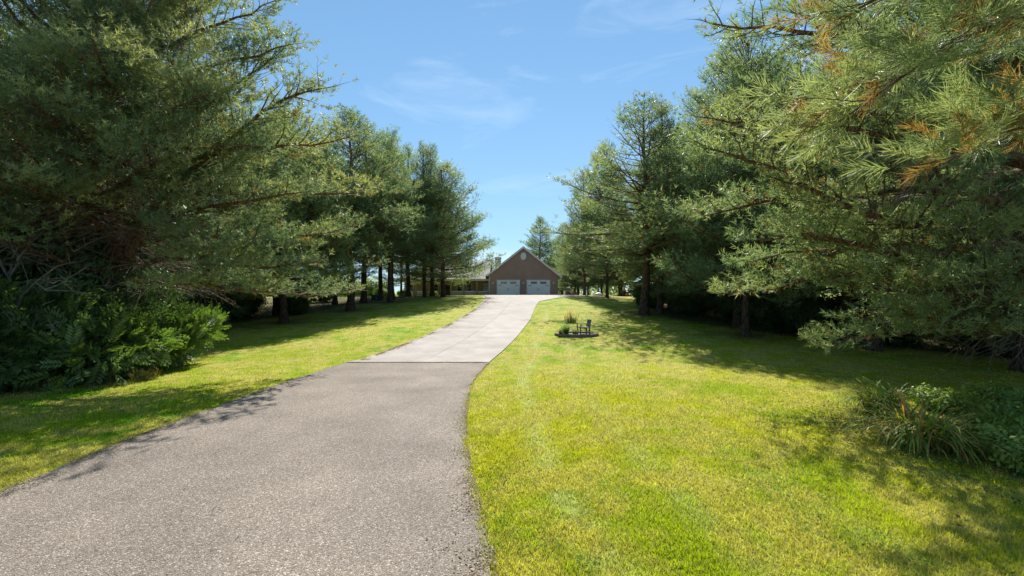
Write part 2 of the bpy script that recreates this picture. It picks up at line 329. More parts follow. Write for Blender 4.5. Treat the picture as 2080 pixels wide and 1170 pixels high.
# ------------------------------------------------------------------ ground sheet
def graded(segs):
    out = [segs[0][0]]
    for a_, b_, st in segs: out += list(np.linspace(a_, b_, max(2, int(round((b_ - a_) / st)) + 1))[1:])
    return np.array(out)
gx = graded([(-900, -200, 140), (-200, -60, 20), (-60, -24, 2), (-24, -12, .5), (-12, -6.5, .25), (-6.5, 4, .16), (4, 14, .35), (14, 26, .6), (26, 60, 3), (60, 200, 20), (200, 900, 140)])
gy = graded([(-40, 0, 4), (0, 3, .5), (3, 17, .2), (17, 40, .3), (40, 64, .6), (64, 120, 4), (120, 300, 30), (300, 1200, 150)])
GX, GY = np.meshgrid(gx, gy); GZ = H(GX, GY) + .012 * (fbm(GX, GY, 1.5, 60) - .5) * 2
inside = np.minimum(XR(GY) - GX, GX - XL(GY))
inside = np.where((GY > 55.9), -1, inside)
GZ = GZ - .12 * smst(.05, .2, inside)
nx, ny = len(gx), len(gy)
I = (np.arange(ny - 1)[:, None] * nx + np.arange(nx - 1)[None]).ravel()
GF = np.stack([I, I + 1, I + nx + 1, I + nx], 1)
GVv = np.stack([GX.ravel(), GY.ravel(), GZ.ravel()], 1)
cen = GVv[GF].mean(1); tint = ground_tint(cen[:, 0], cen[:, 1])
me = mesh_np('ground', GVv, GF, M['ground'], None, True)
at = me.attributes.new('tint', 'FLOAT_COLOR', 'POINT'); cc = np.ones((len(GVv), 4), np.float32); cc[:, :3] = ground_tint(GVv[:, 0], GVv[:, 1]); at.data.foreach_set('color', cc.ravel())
obj('ground', me, kind='structure', label='sloping mown lawn and woodland floor')

# driveway sheets ------------------------------------------------------------
def strip(y0, y1, fx0, fx1, nu, st, lift, skirt=.16, joint=0):
    ys = np.linspace(y0, y1, max(2, int((y1 - y0) / st) + 1)); us = np.linspace(0, 1, nu)
    V = []; 
    for y in ys:
        a_, b_ = float(fx0(y)), float(fx1(y))
        for u in us:
            xx = a_ + (b_ - a_) * u; V.append((xx, y, Hf(xx, y) + lift))
    n_ = len(ys); F = [(j * nu + i, j * nu + i + 1, (j + 1) * nu + i + 1, (j + 1) * nu + i) for j in range(n_ - 1) for i in range(nu - 1)]
    ring = [i for i in range(nu)] + [j * nu + nu - 1 for j in range(1, n_)] + [(n_ - 1) * nu + i for i in range(nu - 2, -1, -1)] + [j * nu for j in range(n_ - 2, 0, -1)]
    b0 = len(V); V += [(V[i][0], V[i][1], V[i][2] - skirt) for i in ring]
    F += [(ring[(k + 1) % len(ring)], ring[k], b0 + k, b0 + (k + 1) % len(ring)) for k in range(len(ring))]
    return G().add(V, F)
jag = lambda y, o: .035 * (float(vn(y, 0, .35, o)) - .5) * 2 + .02 * (float(vn(y, 0, .11, o + 1)) - .5) * 2
strip(-12, 14.62, lambda y: float(XL(y)) + jag(y, 3), lambda y: float(XR(y)) + jag(y, 8), 14, .12, .022).build('asphalt_driveway', M['asphalt'], smooth=False, kind='structure', label='exposed aggregate asphalt driveway curving up the hill')
dr = strip(14.66, 55.97, lambda y: float(XL(y)) + .03, lambda y: float(XR(y)) - .03, 8, .6, .0, .1).build('concrete_driveway', M['soil'], kind='structure', label='pale concrete driveway slabs leading to the garage')
rows = [14.68, 17.2, 20.0, 22.9, 25.9, 28.9, 31.9, 34.9, 37.2, 41, 45, 49, 52.5, 55.96]
ccfrac = lambda k: (.5,) if k < 8 else (.33, .66)
for k in range(len(rows) - 1):
    cuts = (0,) + ccfrac(k) + (1,)
    for a_, b_ in zip(cuts[:-1], cuts[1:]):
        gj = .006 if k != 7 else .03
        f0 = lambda y, a_=a_: float(XL(y)) + (float(XR(y)) - float(XL(y))) * a_ + (.005 if a_ > 0 else 0)
        f1 = lambda y, b_=b_: float(XL(y)) + (float(XR(y)) - float(XL(y))) * b_ - (.005 if b_ < 1 else 0)
        strip(rows[k] + .006, rows[k + 1] - gj, f0, f1, 5, .6, .03, .12).build('concrete_slab', M['concrete'], dr)

# ------------------------------------------------------------------ house
GB = 1.30; FY = 56.0; GX0, GX1, AP = -2.85, 5.64, 1.395
SL = .785; ZA = 7.36                                  # roof slope, wall apex height
house = empty('house', (0, 0, 0), label='brown sided house with white trim, a double garage gable and a long covered porch', cat='house')
roofz = lambda x_: ZA - abs(x_ - AP) * SL
doors = [(-1.74, .84), (1.93, 4.56)]; DTOP = 3.30
sd_ = G()
zz = GB
while zz < ZA - .05:
    z1 = zz + .152
    segs = [(GX0, GX1)]
    if zz < DTOP: segs = [(GX0, doors[0][0] - .14), (doors[0][1] + .14, doors[1][0] - .14), (doors[1][1] + .14, GX1)]
    for a_, b_ in segs:
        h = lambda z_: (ZA - z_) / SL
        aL0, bR0 = max(a_, AP - h(zz)), min(b_, AP + h(zz)); aL1, bR1 = max(a_, AP - h(z1)), min(b_, AP + h(z1))
        if bR0 <= aL0: continue
        if bR1 <= aL1: aL1 = bR1 = AP
        V = [(aL0, FY - .049, zz), (bR0, FY - .049, zz), (bR1, FY - .006, z1), (aL1, FY - .006, z1), (aL0, FY, zz), (bR0, FY, zz), (bR1, FY, z1), (aL1, FY, z1)]
        sd_.add(V, [(0, 1, 2, 3), (0, 4, 5, 1), (3, 2, 6, 7), (0, 3, 7, 4), (1, 5, 6, 2)])
    zz = z1
sd_.build('siding', M['siding'], house, kind='stuff')
wl = G(); wl.prism([(GX0, GB - .5), (GX1, GB - .5), (GX1, roofz(GX1)), (AP, ZA), (GX0, roofz(GX0))], FY + .002, FY + 10)
wl.build('wall', M['siding'], house)
# siding of the lee side wall seen on the right
def slope_slab(x0, x1, y0, y1, dz0, dz1):
    g_ = G(); P = []
    for yy_ in (y0, y1):
        for xx, dz in ((x0, dz0), (x1, dz0), (x1, dz1), (x0, dz1)): P.append((xx, yy_, roofz(xx) + dz))
    return g_.add(P, [(0, 1, 2, 3), (7, 6, 5, 4), (0, 4, 5, 1), (1, 5, 6, 2), (2, 6, 7, 3), (3, 7, 4, 0)])
slope_slab(AP, 6.08, FY - .22, FY + 10.3, .06, .20).build('roof', M['shingle'], house)
slope_slab(-3.25, AP, FY - .22, FY + 10.3, .06, .20).build('roof', M['shingle'], house)
slope_slab(AP + .001, 6.10, FY - .26, FY - .222, -.06, .21).build('rake_board', M['white'], house)
slope_slab(-3.05, AP - .001, FY - .26, FY - .222, -.06, .21).build('rake_board', M['white'], house)
G().box(GX1 + .002, 6.06, FY - .2, FY + 10.2, roofz(GX1) - .32, roofz(GX1) - .27).build('soffit', M['cream'], house)
G().box(6.0, 6.09, FY - .2, FY + 10.2, roofz(6.05) - .1, roofz(6.05) + .05).build('gutter', M['white'], house)
for xx in (GX0, GX1 - .09): G().box(xx, xx + .09, FY - .075, FY - .051, GB, roofz(GX1) - .1).build('corner_board', M['cream' if xx < 0 else 'siding'], house)
# oval vent
def oval(cx, cz, rx, rz, y0, y1, mt, name, parent, rin=0, k=28):
    g_ = G(); A_ = [2 * math.pi * i / k for i in range(k)]
    P = [(cx + rx * math.cos(a__), y, cz + rz * math.sin(a__)) for y in (y0, y1) for a__ in A_]
    if rin:
        P += [(cx + rin * rx * math.cos(a__), y, cz + rin * rz * math.sin(a__)) for y in (y0, y1) for a__ in A_]
        F = []
        for i in range(k):
            j = (i + 1) % k; F += [(i, j, 2 * k + j, 2 * k + i), (i, k + i, k + j, j), (2 * k + i, 2 * k + j, 3 * k + j, 3 * k + i)]
        return g_.add(P, F).build(name, mt, parent)
    return g_.add(P, [tuple(range(k)), tuple(range(2 * k - 1, k - 1, -1))] + [(i, k + i, k + (i + 1) % k, (i + 1) % k) for i in range(k)]).build(name, mt, parent)
vt = oval(AP, 6.33, .31, .41, FY - .07, FY - .05, M['door'], 'gable_vent', house)
oval(AP, 6.33, .35, .45, FY - .10, FY - .052, M['white'], 'vent_frame', vt, .82)
for i in range(9):
    z_ = 6.33 - .30 + i * .075; hw = .27 * math.sqrt(max(0, 1 - ((z_ - 6.33) / .38) ** 2))
    V = [(AP - hw, FY - .072, z_ + .05), (AP + hw, FY - .072, z_ + .05), (AP + hw, FY - .092, z_), (AP - hw, FY - .092, z_)]
    G().add(V + [(a1, b1 + .008, c1_) for a1, b1, c1_ in V], [(0, 1, 2, 3), (4, 7, 6, 5), (0, 3, 7, 4), (1, 5, 6, 2), (2, 6, 7, 3), (0, 4, 5, 1)]).build('louver', M['white'], vt)
# garage doors
for (a_, b_) in doors:
    gd = G(); nsec = 4; hgt = (DTOP - GB) / nsec
    gd.box(a_, b_, FY - .035, FY - .0015, GB, DTOP)
    d = gd.build('garage_door', M['door'], house)
    for s_ in range(nsec):
        G().box(a_ + .01, b_ - .01, FY - .048, FY - .037, GB + s_ * hgt + .012, GB + (s_ + 1) * hgt - .012).build('door_panel', M['door'], d)
    for x_ in np.linspace(a_ + .02, b_ - .02, 5)[1:-1]: G().box(x_ - .045, x_ + .045, FY - .062, FY - .0485, GB + .02, DTOP - hgt).build('batten', M['door'], d)
    wm = (a_ + b_) / 2
    for c_ in (a_ + (b_ - a_) * .29, a_ + (b_ - a_) * .73):
        G().box(c_ - .42, c_ + .42, FY - .066, FY - .0485, DTOP - hgt + .10, DTOP - .07).build('window_frame', M['white'], d)
        for i in range(4): 
            for j in range(2):
                G().box(c_ - .36 + i * .185, c_ - .36 + i * .185 + .155, FY - .072, FY - .067, DTOP - hgt + .15 + j * .13, DTOP - hgt + .15 + j * .13 + .115).build('window_pane', M['glass'], d)
    for x_, s in ((a_ + .06, 1), (b_ - .06, -1)):
        for z_ in (DTOP - hgt - .10, GB + .28):
            G().prism([(x_, z_), (x_ + s * .36, z_ - .012), (x_ + s * .40, z_ + .02), (x_ + s * .36, z_ + .052), (x_, z_ + .045)], FY - .074, FY - .063).build('strap_hinge', M['black'], d)
    for s in (-1, 1): G().tube([(wm + s * .075, FY - .065, GB + .86), (wm + s * .075, FY - .11, GB + .9), (wm + s * .075, FY - .11, GB + 1.04), (wm + s * .075, FY - .065, GB + 1.08)], .02).build('handle', M['black'], d)
    for q0, q1, z0_, z1_ in ((a_ - .13, a_ - .001, GB, DTOP), (b_ + .001, b_ + .13, GB, DTOP), (a_ - .15, b_ + .15, DTOP + .001, DTOP + .13)):
        G().box(q0, q1, FY - .085, FY - .004, z0_, z1_).build('door_frame', M['white'], house)
for x_ in (-2.32, 1.385, 5.08):
    lp = G().box(x_ - .07, x_ + .07, FY - .10, FY - .052, 2.93, 3.08).build('wall_lamp', M['white'], house)
    G().tube([(x_, FY - .1, 3.06), (x_, FY - .2, 3.22), (x_, FY - .32, 3.2), (x_, FY - .34, 3.1)], .02).build('arm', M['white'], lp)
    G().lathe([(.03, 3.12), (.06, 3.1), (.12, 3.0), (.11, 2.99)], x_, FY - .34, 12).build('lamp_shade', M['white'], lp)
# porch wing
PX0, PX1, PY, WY = -14.2, GX0 - .003, 56.4, 58.4; FZ = 3.46; PZ = 1.42
G().box(PX0 + .6, PX1, WY, WY + 8, .6, FZ + .1).build('wall', M['siding'], house)
sd_ = G(); zz = PZ
while zz < FZ - .1:
    sd_.add([(PX0 + .6, WY - .05, zz), (PX1, WY - .05, zz), (PX1, WY - .012, zz + .15), (PX0 + .6, WY - .012, zz + .15)], [(0, 1, 2, 3)]); zz += .15
sd_.build('siding', M['siding'], house, kind='stuff')
G().box(PX0 + .3, PX1, PY, WY - .051, .7, PZ - .01).build('porch_floor', M['chairwood'], house)
G().box(PX0 + .1, PX1, PY + .05, WY - .06, FZ - .06, FZ - .02).build('porch_ceiling', M['cream'], house)
G().box(PX0, PX1, PY - .12, PY + .02, FZ - .12, FZ + .07).build('fascia', M['white'], house)
G().box(PX0, PX0 + .1, PY + .021, WY + 8, FZ - .12, FZ + .07).build('fascia', M['white'], house)
V = [(PX0 - .1, PY - .2, FZ + .08), (PX1 + .02, PY - .2, FZ + .08), (PX1 + .02, 62.5, 6.1), (PX0 + 3.2, 62.5, 6.1), (PX0 - .1, 68, FZ + .08), (PX1 + .02, 68, FZ + .08)]
G().add(V + [(a1, b1, c1_ - .05) for a1, b1, c1_ in V], [(0, 1, 2, 3), (0, 3, 4), (3, 2, 5, 4), (6, 9, 8, 7), (0, 6, 7, 1), (0, 4, 10, 6)]).build('roof', M['shingle'], house)
for x_ in (-13.7, -11.9, -10.0, -7.6, -6.0, -4.35):
    G().box(x_ - .06, x_ + .06, PY - .05, PY + .07, PZ, FZ - .12).build('porch_post', M['siding'], house)
def win(x0, x1, z0, z1, name='window', y=WY):
    f = G()
    for q in ((x0 - .1, x0, z0 - .1, z1 + .12), (x1, x1 + .1, z0 - .1, z1 + .12), (x0 + .001, x1 - .001, z1, z1 + .12), (x0 + .001, x1 - .001, z0 - .1, z0)): f.box(q[0], q[1], y - .11, y - .052, q[2], q[3])
    f.box(x0, x1, y - .07, y - .055, (z0 + z1) / 2 - .02, (z0 + z1) / 2 + .02)
    o = f.build('window', M['cream'], house)
    G().box(x0 + .002, x1 - .002, y - .066, y - .054, z0 + .002, z1 - .002).build('pane', M['glass'], o)
for x0, x1 in ((-13.4, -12.7), (-10.15, -9.5), (-7.0, -6.42), (-5.78, -5.18), (-3.55, -2.95)): win(x0, x1, 2.0, 2.88)
f = G().box(-8.75, -7.85, WY - .08, WY - .052, PZ, 2.85).build('front_door', M['wood_door'], house)
for q in ((-8.86, -8.752, PZ, 2.98), (-7.848, -7.74, PZ, 2.98), (-8.75, -7.85, 2.86, 2.98)): G().box(q[0], q[1], WY - .12, WY - .053, q[2], q[3]).build('door_trim', M['cream'], f)
G().box(-8.55, -8.05, WY - .09, WY - .081, 2.2, 2.7).build('door_glass', M['glass'], f)
for x0, x1 in ((-13.55, -12.6), (-11.8, -10.9), (-9.9, -9.3), (-7.5, -6.12), (-5.9, -4.45), (-4.2, -2.92)):
    rl = G().box(x0, x1, PY - .03, PY + .04, 1.98, 2.05).build('railing', M['white'], house)
    G().box(x0, x1, PY - .02, PY + .03, PZ + .07, PZ + .13).build('bottom_rail', M['white'], rl)
    for x_ in np.arange(x0 + .06, x1 - .03, .14): G().box(x_, x_ + .045, PY - .015, PY + .025, PZ + .131, 1.979).build('baluster', M['white'], rl)
ch = G().box(-2.35, -1.55, 63.2, 64.2, 3.4, 6.6).build('chimney', M['chimney'], house)
G().box(-2.42, -1.48, 63.13, 64.27, 6.6, 6.72).build('chimney_cap', M['shingle'], ch)

# ------------------------------------------------------------------ foliage engine
def needle_template(rng, n, stem, length, width, spread=(22, 58), seg=1):
    """needles round a short shoot along +Z; returns V (n*k,3), F"""
    V = []; F = []
    for i in range(n):
        u = rng.rand(); a_ = rng.rand() * 6.283; th = math.radians(rng.uniform(*spread)) * (1.1 - .35 * u)
        d = np.array((math.sin(th) * math.cos(a_), math.sin(th) * math.sin(a_), math.cos(th)))
        s_ = np.cross(d, rng.randn(3)); s_ /= np.linalg.norm(s_); b0 = np.array((0, 0, u * stem)); L = length * rng.uniform(.75, 1.15)
        if seg == 1:
            V += [b0 - s_ * width / 2, b0 + s_ * width / 2, b0 + d * L]; F.append((3 * i, 3 * i + 1, 3 * i + 2))
        else:
            bend = np.array((0, 0, .0)) + rng.randn(3) * .05 * L
            V += [b0 - s_ * width / 2, b0 + s_ * width / 2, b0 + d * L * .55 - s_ * width * .42 + bend, b0 + d * L * .55 + s_ * width * .42 + bend, b0 + d * L]
            o_ = 5 * i; F += [(o_, o_ + 1, o_ + 3), (o_, o_ + 3, o_ + 2), (o_ + 2, o_ + 3, o_ + 4)]
    return np.array(V), np.array(F)
def place_templates(rng, templates, P, D, S, C, jit=.25):
    """P positions, D directions, S scale, C colours (n,3)"""
    n_ = len(P); which = rng.randint(0, len(templates), n_); Vs = []; Fs = []; Cs = []; off = 0
    D = D / (np.linalg.norm(D, axis=1)[:, None] + 1e-9)
    for k, (TV, TF) in enumerate(templates):
        ix = np.where(which == k)[0]
        if not len(ix): continue
        d = D[ix]; rnd = rng.randn(len(ix), 3); A_ = np.cross(d, rnd); A_ /= np.linalg.norm(A_, axis=1)[:, None]; B_ = np.cross(d, A_)
        V = P[ix][:, None] + S[ix][:, None, None] * (TV[None, :, 0:1] * A_[:, None] + TV[None, :, 1:2] * B_[:, None] + TV[None, :, 2:3] * d[:, None])
        F = TF[None] + (np.arange(len(ix)) * len(TV))[:, None, None] + off
        Cs.append((C[ix][:, None] * (1 + jit * (rng.rand(len(ix), len(TF), 1) - .5) * 2)).reshape(-1, 3))
        Vs.append(V.reshape(-1, 3)); Fs.append(F.reshape(-1, 3)); off += len(ix) * len(TV)
    return np.concatenate(Vs), np.concatenate(Fs), np.concatenate(Cs)

def resample(P, n_):
    P = np.asarray(P, float); d = np.r_[0, np.cumsum(np.linalg.norm(np.diff(P, axis=0), axis=1))]; t_ = np.linspace(0, d[-1], n_)
    t2 = np.linspace(0, d[-1], n_ * 4); Q = np.stack([np.interp(t2, d, P[:, i]) for i in range(3)], 1)
    k = 5; Qp = np.pad(Q, ((k, k), (0, 0)), mode='edge'); Qs = np.stack([np.convolve(Qp[:, i], np.ones(2 * k + 1) / (2 * k + 1), 'valid') for i in range(3)], 1)
    Qs[0] = Q[0]; Qs[-1] = Q[-1]
    return np.stack([np.interp(t_, t2, Qs[:, i]) for i in range(3)], 1), d[-1]
def auto_branch(rng, base, az, L, e0, e1, n_=9):
    P = [np.array(base, float)]; a_ = az
    for i in range(n_ - 1):
        t_ = i / (n_ - 2); el = math.radians(e0 + (e1 - e0) * t_ + rng.uniform(-7, 7)); a_ += rng.uniform(-.14, .14)
        P.append(P[-1] + L / (n_ - 1) * np.array((math.cos(a_) * math.cos(el), math.sin(a_) * math.cos(el), math.sin(el))))
    return np.array(P)
def dress_branch(rng, P, r0, tb, shoots, twg, bare=.35, sp=.16, tw_per_m=3.2, sub=True, tlen=.36, dead=0, dtb=None, wood_k=6, subd=.24, subdraw=1.):
    """P polyline of a main branch: adds its tube, its side twigs and shoot positions (position, direction, inner 0..1)"""
    n_ = len(P); seg = np.linalg.norm(np.diff(P, axis=0), axis=1); L = seg.sum(); tt = np.r_[0, np.cumsum(seg)] / L
    tb.tube(P, np.linspace(r0, max(.008, r0 * .12), n_), wood_k)
    at_ = lambda t_: np.array([np.interp(t_, tt, P[:, i]) for i in range(3)])
    T = np.gradient(P, axis=0); T /= np.linalg.norm(T, axis=1)[:, None]
    dir_ = lambda t_: np.array([np.interp(t_, tt, T[:, i]) for i in range(3)])
    nt_ = max(3, int(L * tw_per_m)); side = 1
    for i in range(nt_ + 1):
        t_ = bare + (1 - bare) * (i + rng.rand() * .6) / (nt_ + 1) if i < nt_ else .98
        b_ = at_(t_); d = dir_(t_); side = -side
        ang = side * math.radians(rng.uniform(35, 72)) if i < nt_ else rng.uniform(-.2, .2)
        ca, sa = math.cos(ang), math.sin(ang); dd = np.array((d[0] * ca - d[1] * sa, d[0] * sa + d[1] * ca, d[2] * .6 + rng.uniform(-.12, .32))); dd /= np.linalg.norm(dd)
        l_ = (tlen * L * (1.05 - t_) ** .75 + (.25 if subd > .25 else .42)) * rng.uniform(.6, 1.15)
        m_ = 5; Q = [b_]
        for j in range(m_ - 1): Q.append(Q[-1] + dd * l_ / (m_ - 1)); dd = dd + rng.randn(3) * .13 + np.array((0, 0, .07)); dd /= np.linalg.norm(dd)
        Q = np.array(Q); twg.append((Q, max(.0045, r0 * .22 * (l_ / 2.0) ** .5)))
        lines = [(Q, (.25 if l_ > .6 else .1) if subd > .25 else .38)]
        if sub and l_ > .45:
            ns = int(l_ / subd); s2 = 1
            for j in range(ns):
                u = (j + .5 + rng.rand() * .4) / (ns + .5); s2 = -s2; q0 = Q[0] + (Q[-1] - Q[0]) * u; qi = min(m_ - 2, int(u * (m_ - 1))); q0 = Q[qi] + (Q[qi + 1] - Q[qi]) * (u * (m_ - 1) - qi)
                td = Q[qi + 1] - Q[qi]; td /= np.linalg.norm(td); an = s2 * math.radians(rng.uniform(35, 65)); ca, sa = math.cos(an), math.sin(an)
                sdv = np.array((td[0] * ca - td[1] * sa, td[0] * sa + td[1] * ca, td[2] * .6 + rng.uniform(-.15, .35))); sdv /= np.linalg.norm(sdv)
                ll = min(.8, (l_ * (1.1 - u) * .5 + .15)) * rng.uniform(.7, 1.2); q1 = q0 + sdv * ll * .5; q2 = q1 + (sdv + np.array((0, 0, .2))) * ll * .5
                SQ = np.array((q0, q1, q2)); (twg.append((SQ, .0035)) if rng.rand() < subdraw else 0); lines.append((SQ, .15 if subd > .25 else .42))
        for Q_, st_ in lines:
            sg = np.linalg.norm(np.diff(Q_, axis=0), axis=1); tl = sg.sum(); c_ = np.r_[0, np.cumsum(sg)]; k_ = max(1, int(tl * (1 - st_) / sp))
            for u in np.linspace(st_, 1, k_ + 1):
                dist = u * tl; p_ = np.array([np.interp(dist, c_, Q_[:, z]) for z in range(3)]); ii = min(len(Q_) - 2, int(np.searchsorted(c_, dist, 'right') - 1)); td = (Q_[ii + 1] - Q_[ii]) / (sg[ii] + 1e-9)
                td = td + rng.randn(3) * (.42 if u < .99 else .12) + np.array((0, 0, .22)); shoots.append((*p_, *td, (1 - u)))
    for i in range(dead):
        t_ = rng.uniform(.06, max(.3, bare + .15)); b_ = at_(t_); d = dir_(t_); ang = rng.choice((-1, 1)) * math.radians(rng.uniform(20, 80)); ca, sa = math.cos(ang), math.sin(ang)
        dd = np.array((d[0] * ca - d[1] * sa, d[0] * sa + d[1] * ca, rng.uniform(-.55, .15))); dd /= np.linalg.norm(dd); l_ = rng.uniform(.5, 2.2); Q = [b_]
        for j in range(4): Q.append(Q[-1] + dd * l_ / 4); dd = dd + rng.randn(3) * .22; dd /= np.linalg.norm(dd)
        dtb.tube(np.array(Q), np.linspace(.011, .003, 5), 3)
        for _ in range(3):
            u = rng.randint(1, 4); q0 = Q[u]; sdv = dd + rng.randn(3) * .6; sdv /= np.linalg.norm(sdv); ll = rng.uniform(.2, .7)
            dtb.tube(np.array((q0, q0 + sdv * ll * .5, q0 + (sdv + rng.randn(3) * .2) * ll)), [.005, .004, .002], 3)
PINE_G = np.array((.145, .245, .125)); PINE_Y = np.array((.39, .415, .175)); PINE_B = np.array((.085, .17, .11)); NEEDLE_DEAD = np.array((.34, .20, .06))
def shoot_colors(rng, S, dead=.03, yel=.5):
    n_ = len(S); P = S[:, :3]; k = vn(P[:, 0] + P[:, 2] * .7, P[:, 1] - P[:, 2] * .6, .9, 2); t_ = np.clip(k * 1.2 * yel + rng.rand(n_) * .25, 0, 1)[:, None]
    c = PINE_G * (1 - t_) + PINE_Y * t_; b_ = (vn(P[:, 1], P[:, 2] + P[:, 0], 1.3, 9) > .62)[:, None]; c = np.where(b_, c * .55 + PINE_B * .45, c)
    clump = vn(P[:, 0] * 1.3 + P[:, 2], P[:, 1], .5, 15)
    dm = (rng.rand(n_) < dead * (1 + 3 * S[:, 6]) * np.where(clump > .64, 4.5, .25)); dm |= (S[:, 6] > .85) & (rng.rand(n_) < dead * 3)
    return np.where(dm[:, None], NEEDLE_DEAD * rng.uniform(.6, 1.2, (n_, 1)), c)
def twig_mesh(name, twg, k=3, mn=.003):
    tb = TB()
    for Q, r in twg: tb.tube(Q, np.linspace(max(mn, r), mn * .7, len(Q)), k)
    return tb.mesh(name, M['twigbark'])
def pine_parts(seed, height, radius, crown0, nb, shoot_spec, sp, branch_parts=False, extra=(), bare_lo=.5, tw=2.2, dead=0, lean=(0, 0), skip=None, yel=.5, deadn=.008, r_trunk=None, sub=False, forks=0, flat=0, twk=True, lowdrop=-14, prof=.75, thin=1.0, subd=.24, subdraw=1., tlen=.36, gap=.55, gapk=.9, extra_bare=.3, extra_w=1, gapt=.47):
    """returns dict of mesh data for one pine standing at the origin"""
    rng = np.random.RandomState(seed); r_trunk = r_trunk or height * .0135
    zz_ = np.linspace(-.3, height, 14); wob = np.cumsum(rng.randn(14, 2) * .045 * height / 14, axis=0); wob -= wob[0]
    TP = np.stack([wob[:, 0] + lean[0] * (zz_.clip(0) / height) ** 1.5, wob[:, 1] + lean[1] * (zz_.clip(0) / height) ** 1.5, zz_], 1)
    tr = r_trunk * (1 - (zz_.clip(0) / height)) ** .8 + .015; tr[0] = r_trunk * 1.7; 
    trunk = TB(); trunk.tube(TP, tr, 9)
    at_ = lambda z_: np.array([np.interp(z_, zz_, TP[:, i]) for i in range(3)])
    shoots = []; twg = []; dtb = TB(); btb = TB(); bl = []
    az = rng.rand() * 6.28
    for i in range(nb):
        u = (i + rng.rand() * .7) / nb; u = u ** .92; z_ = crown0 + (height * .985 - crown0) * u; az += 2.4 + rng.uniform(-.5, .5)
        L = radius * (((1 - u) ** prof) * 1.0 + .07) * rng.uniform(.62, 1.12) * (1 - .25 * (u < .12) * rng.rand())
        e0 = lowdrop + 62 * u ** 1.1 + rng.uniform(-8, 8); e1 = e0 + 26 if u < .75 else e0 + 12
        if skip and skip(az, z_, u): continue
        P = auto_branch(rng, at_(z_), az, L, e0, e1); bl.append((P, max(.012, .016 * L ** .9), bare_lo * (1 - u) ** .6, u))
    for P in extra: 
        P2, L = resample(P, 14); P2[1:-1] += rng.randn(12, 3) * .035; bl.append((P2, max(.03, .016 * L * extra_w), extra_bare, .1))
    bparts = []
    for P, r, br, u in bl:
        tb = TB() if branch_parts else btb
        dress_branch(rng, P, r, tb, shoots, twg, bare=br, sp=sp, tw_per_m=tw, sub=sub, dead=int(dead * (1 - u) * rng.uniform(.5, 1.4)), dtb=dtb, subd=subd, subdraw=subdraw, tlen=tlen)
        if branch_parts: bparts.append(tb.mesh('branch', M['bark_orange']))
    P = at_(height * .985)
    for i in range(6): shoots.append((*(P + np.array((rng.uniform(-.1, .1), rng.uniform(-.1, .1), rng.uniform(-.3, .15)))), *(rng.randn(3) * .3 + np.array((0, 0, 1))), 0))
    S = np.array(shoots)
    if thin < 1: S = S[rng.rand(len(S)) < thin]
    k3 = (vn(S[:, 0] + .6 * S[:, 2], S[:, 1] + .8 * S[:, 2], gap, 33) + vn(S[:, 2] * 1.2, S[:, 0] - S[:, 1], gap, 35)) / 2
    S = S[rng.rand(len(S)) > smst(gapt, gapt - .1, k3) * gapk]
    nn, st, ln, wd, sg = shoot_spec
    temps = [needle_template(rng, nn, st, ln, wd, (28, 82) if nn < 40 else (20, 62), seg=sg) for _ in range(5)]
    V, F, C = place_templates(rng, temps, S[:, :3], S[:, 3:6], rng.uniform(.75, 1.2, len(S)), shoot_colors(rng, S, deadn, yel))
    out = {'trunk': trunk.mesh('trunk', M['bark']), 'foliage': mesh_np('foliage', V, F, M['needle'], C)}
    if branch_parts: out['branch'] = bparts
    else: out['limbs'] = btb.mesh('limbs', M['bark_orange'])
    if twk: out['twigs'] = twig_mesh('twigs', twg)
    if dtb.n: out['dead_twigs'] = dtb.mesh('dead_twigs', M['twig'])
    print('pine', seed, 'shoots', len(S), 'tris', len(F)); return out
STUFF = ('foliage', 'limbs', 'twigs', 'dead_twigs')
def plant_tree(name, parts, x, y, rz, label, cat, group=None, s=1, dz=-.05, sx=None):
    o = empty(name, (x, y, Hf(x, y) + dz), rz, label=label, cat=cat, group=group); o.scale = (sx or s, sx or s, s)
    for k, me_ in parts.items():
        for m_ in (me_ if isinstance(me_, list) else [me_]):
            c = obj(k, m_, o)
            if k in STUFF: c['kind'] = 'stuff'
    return o

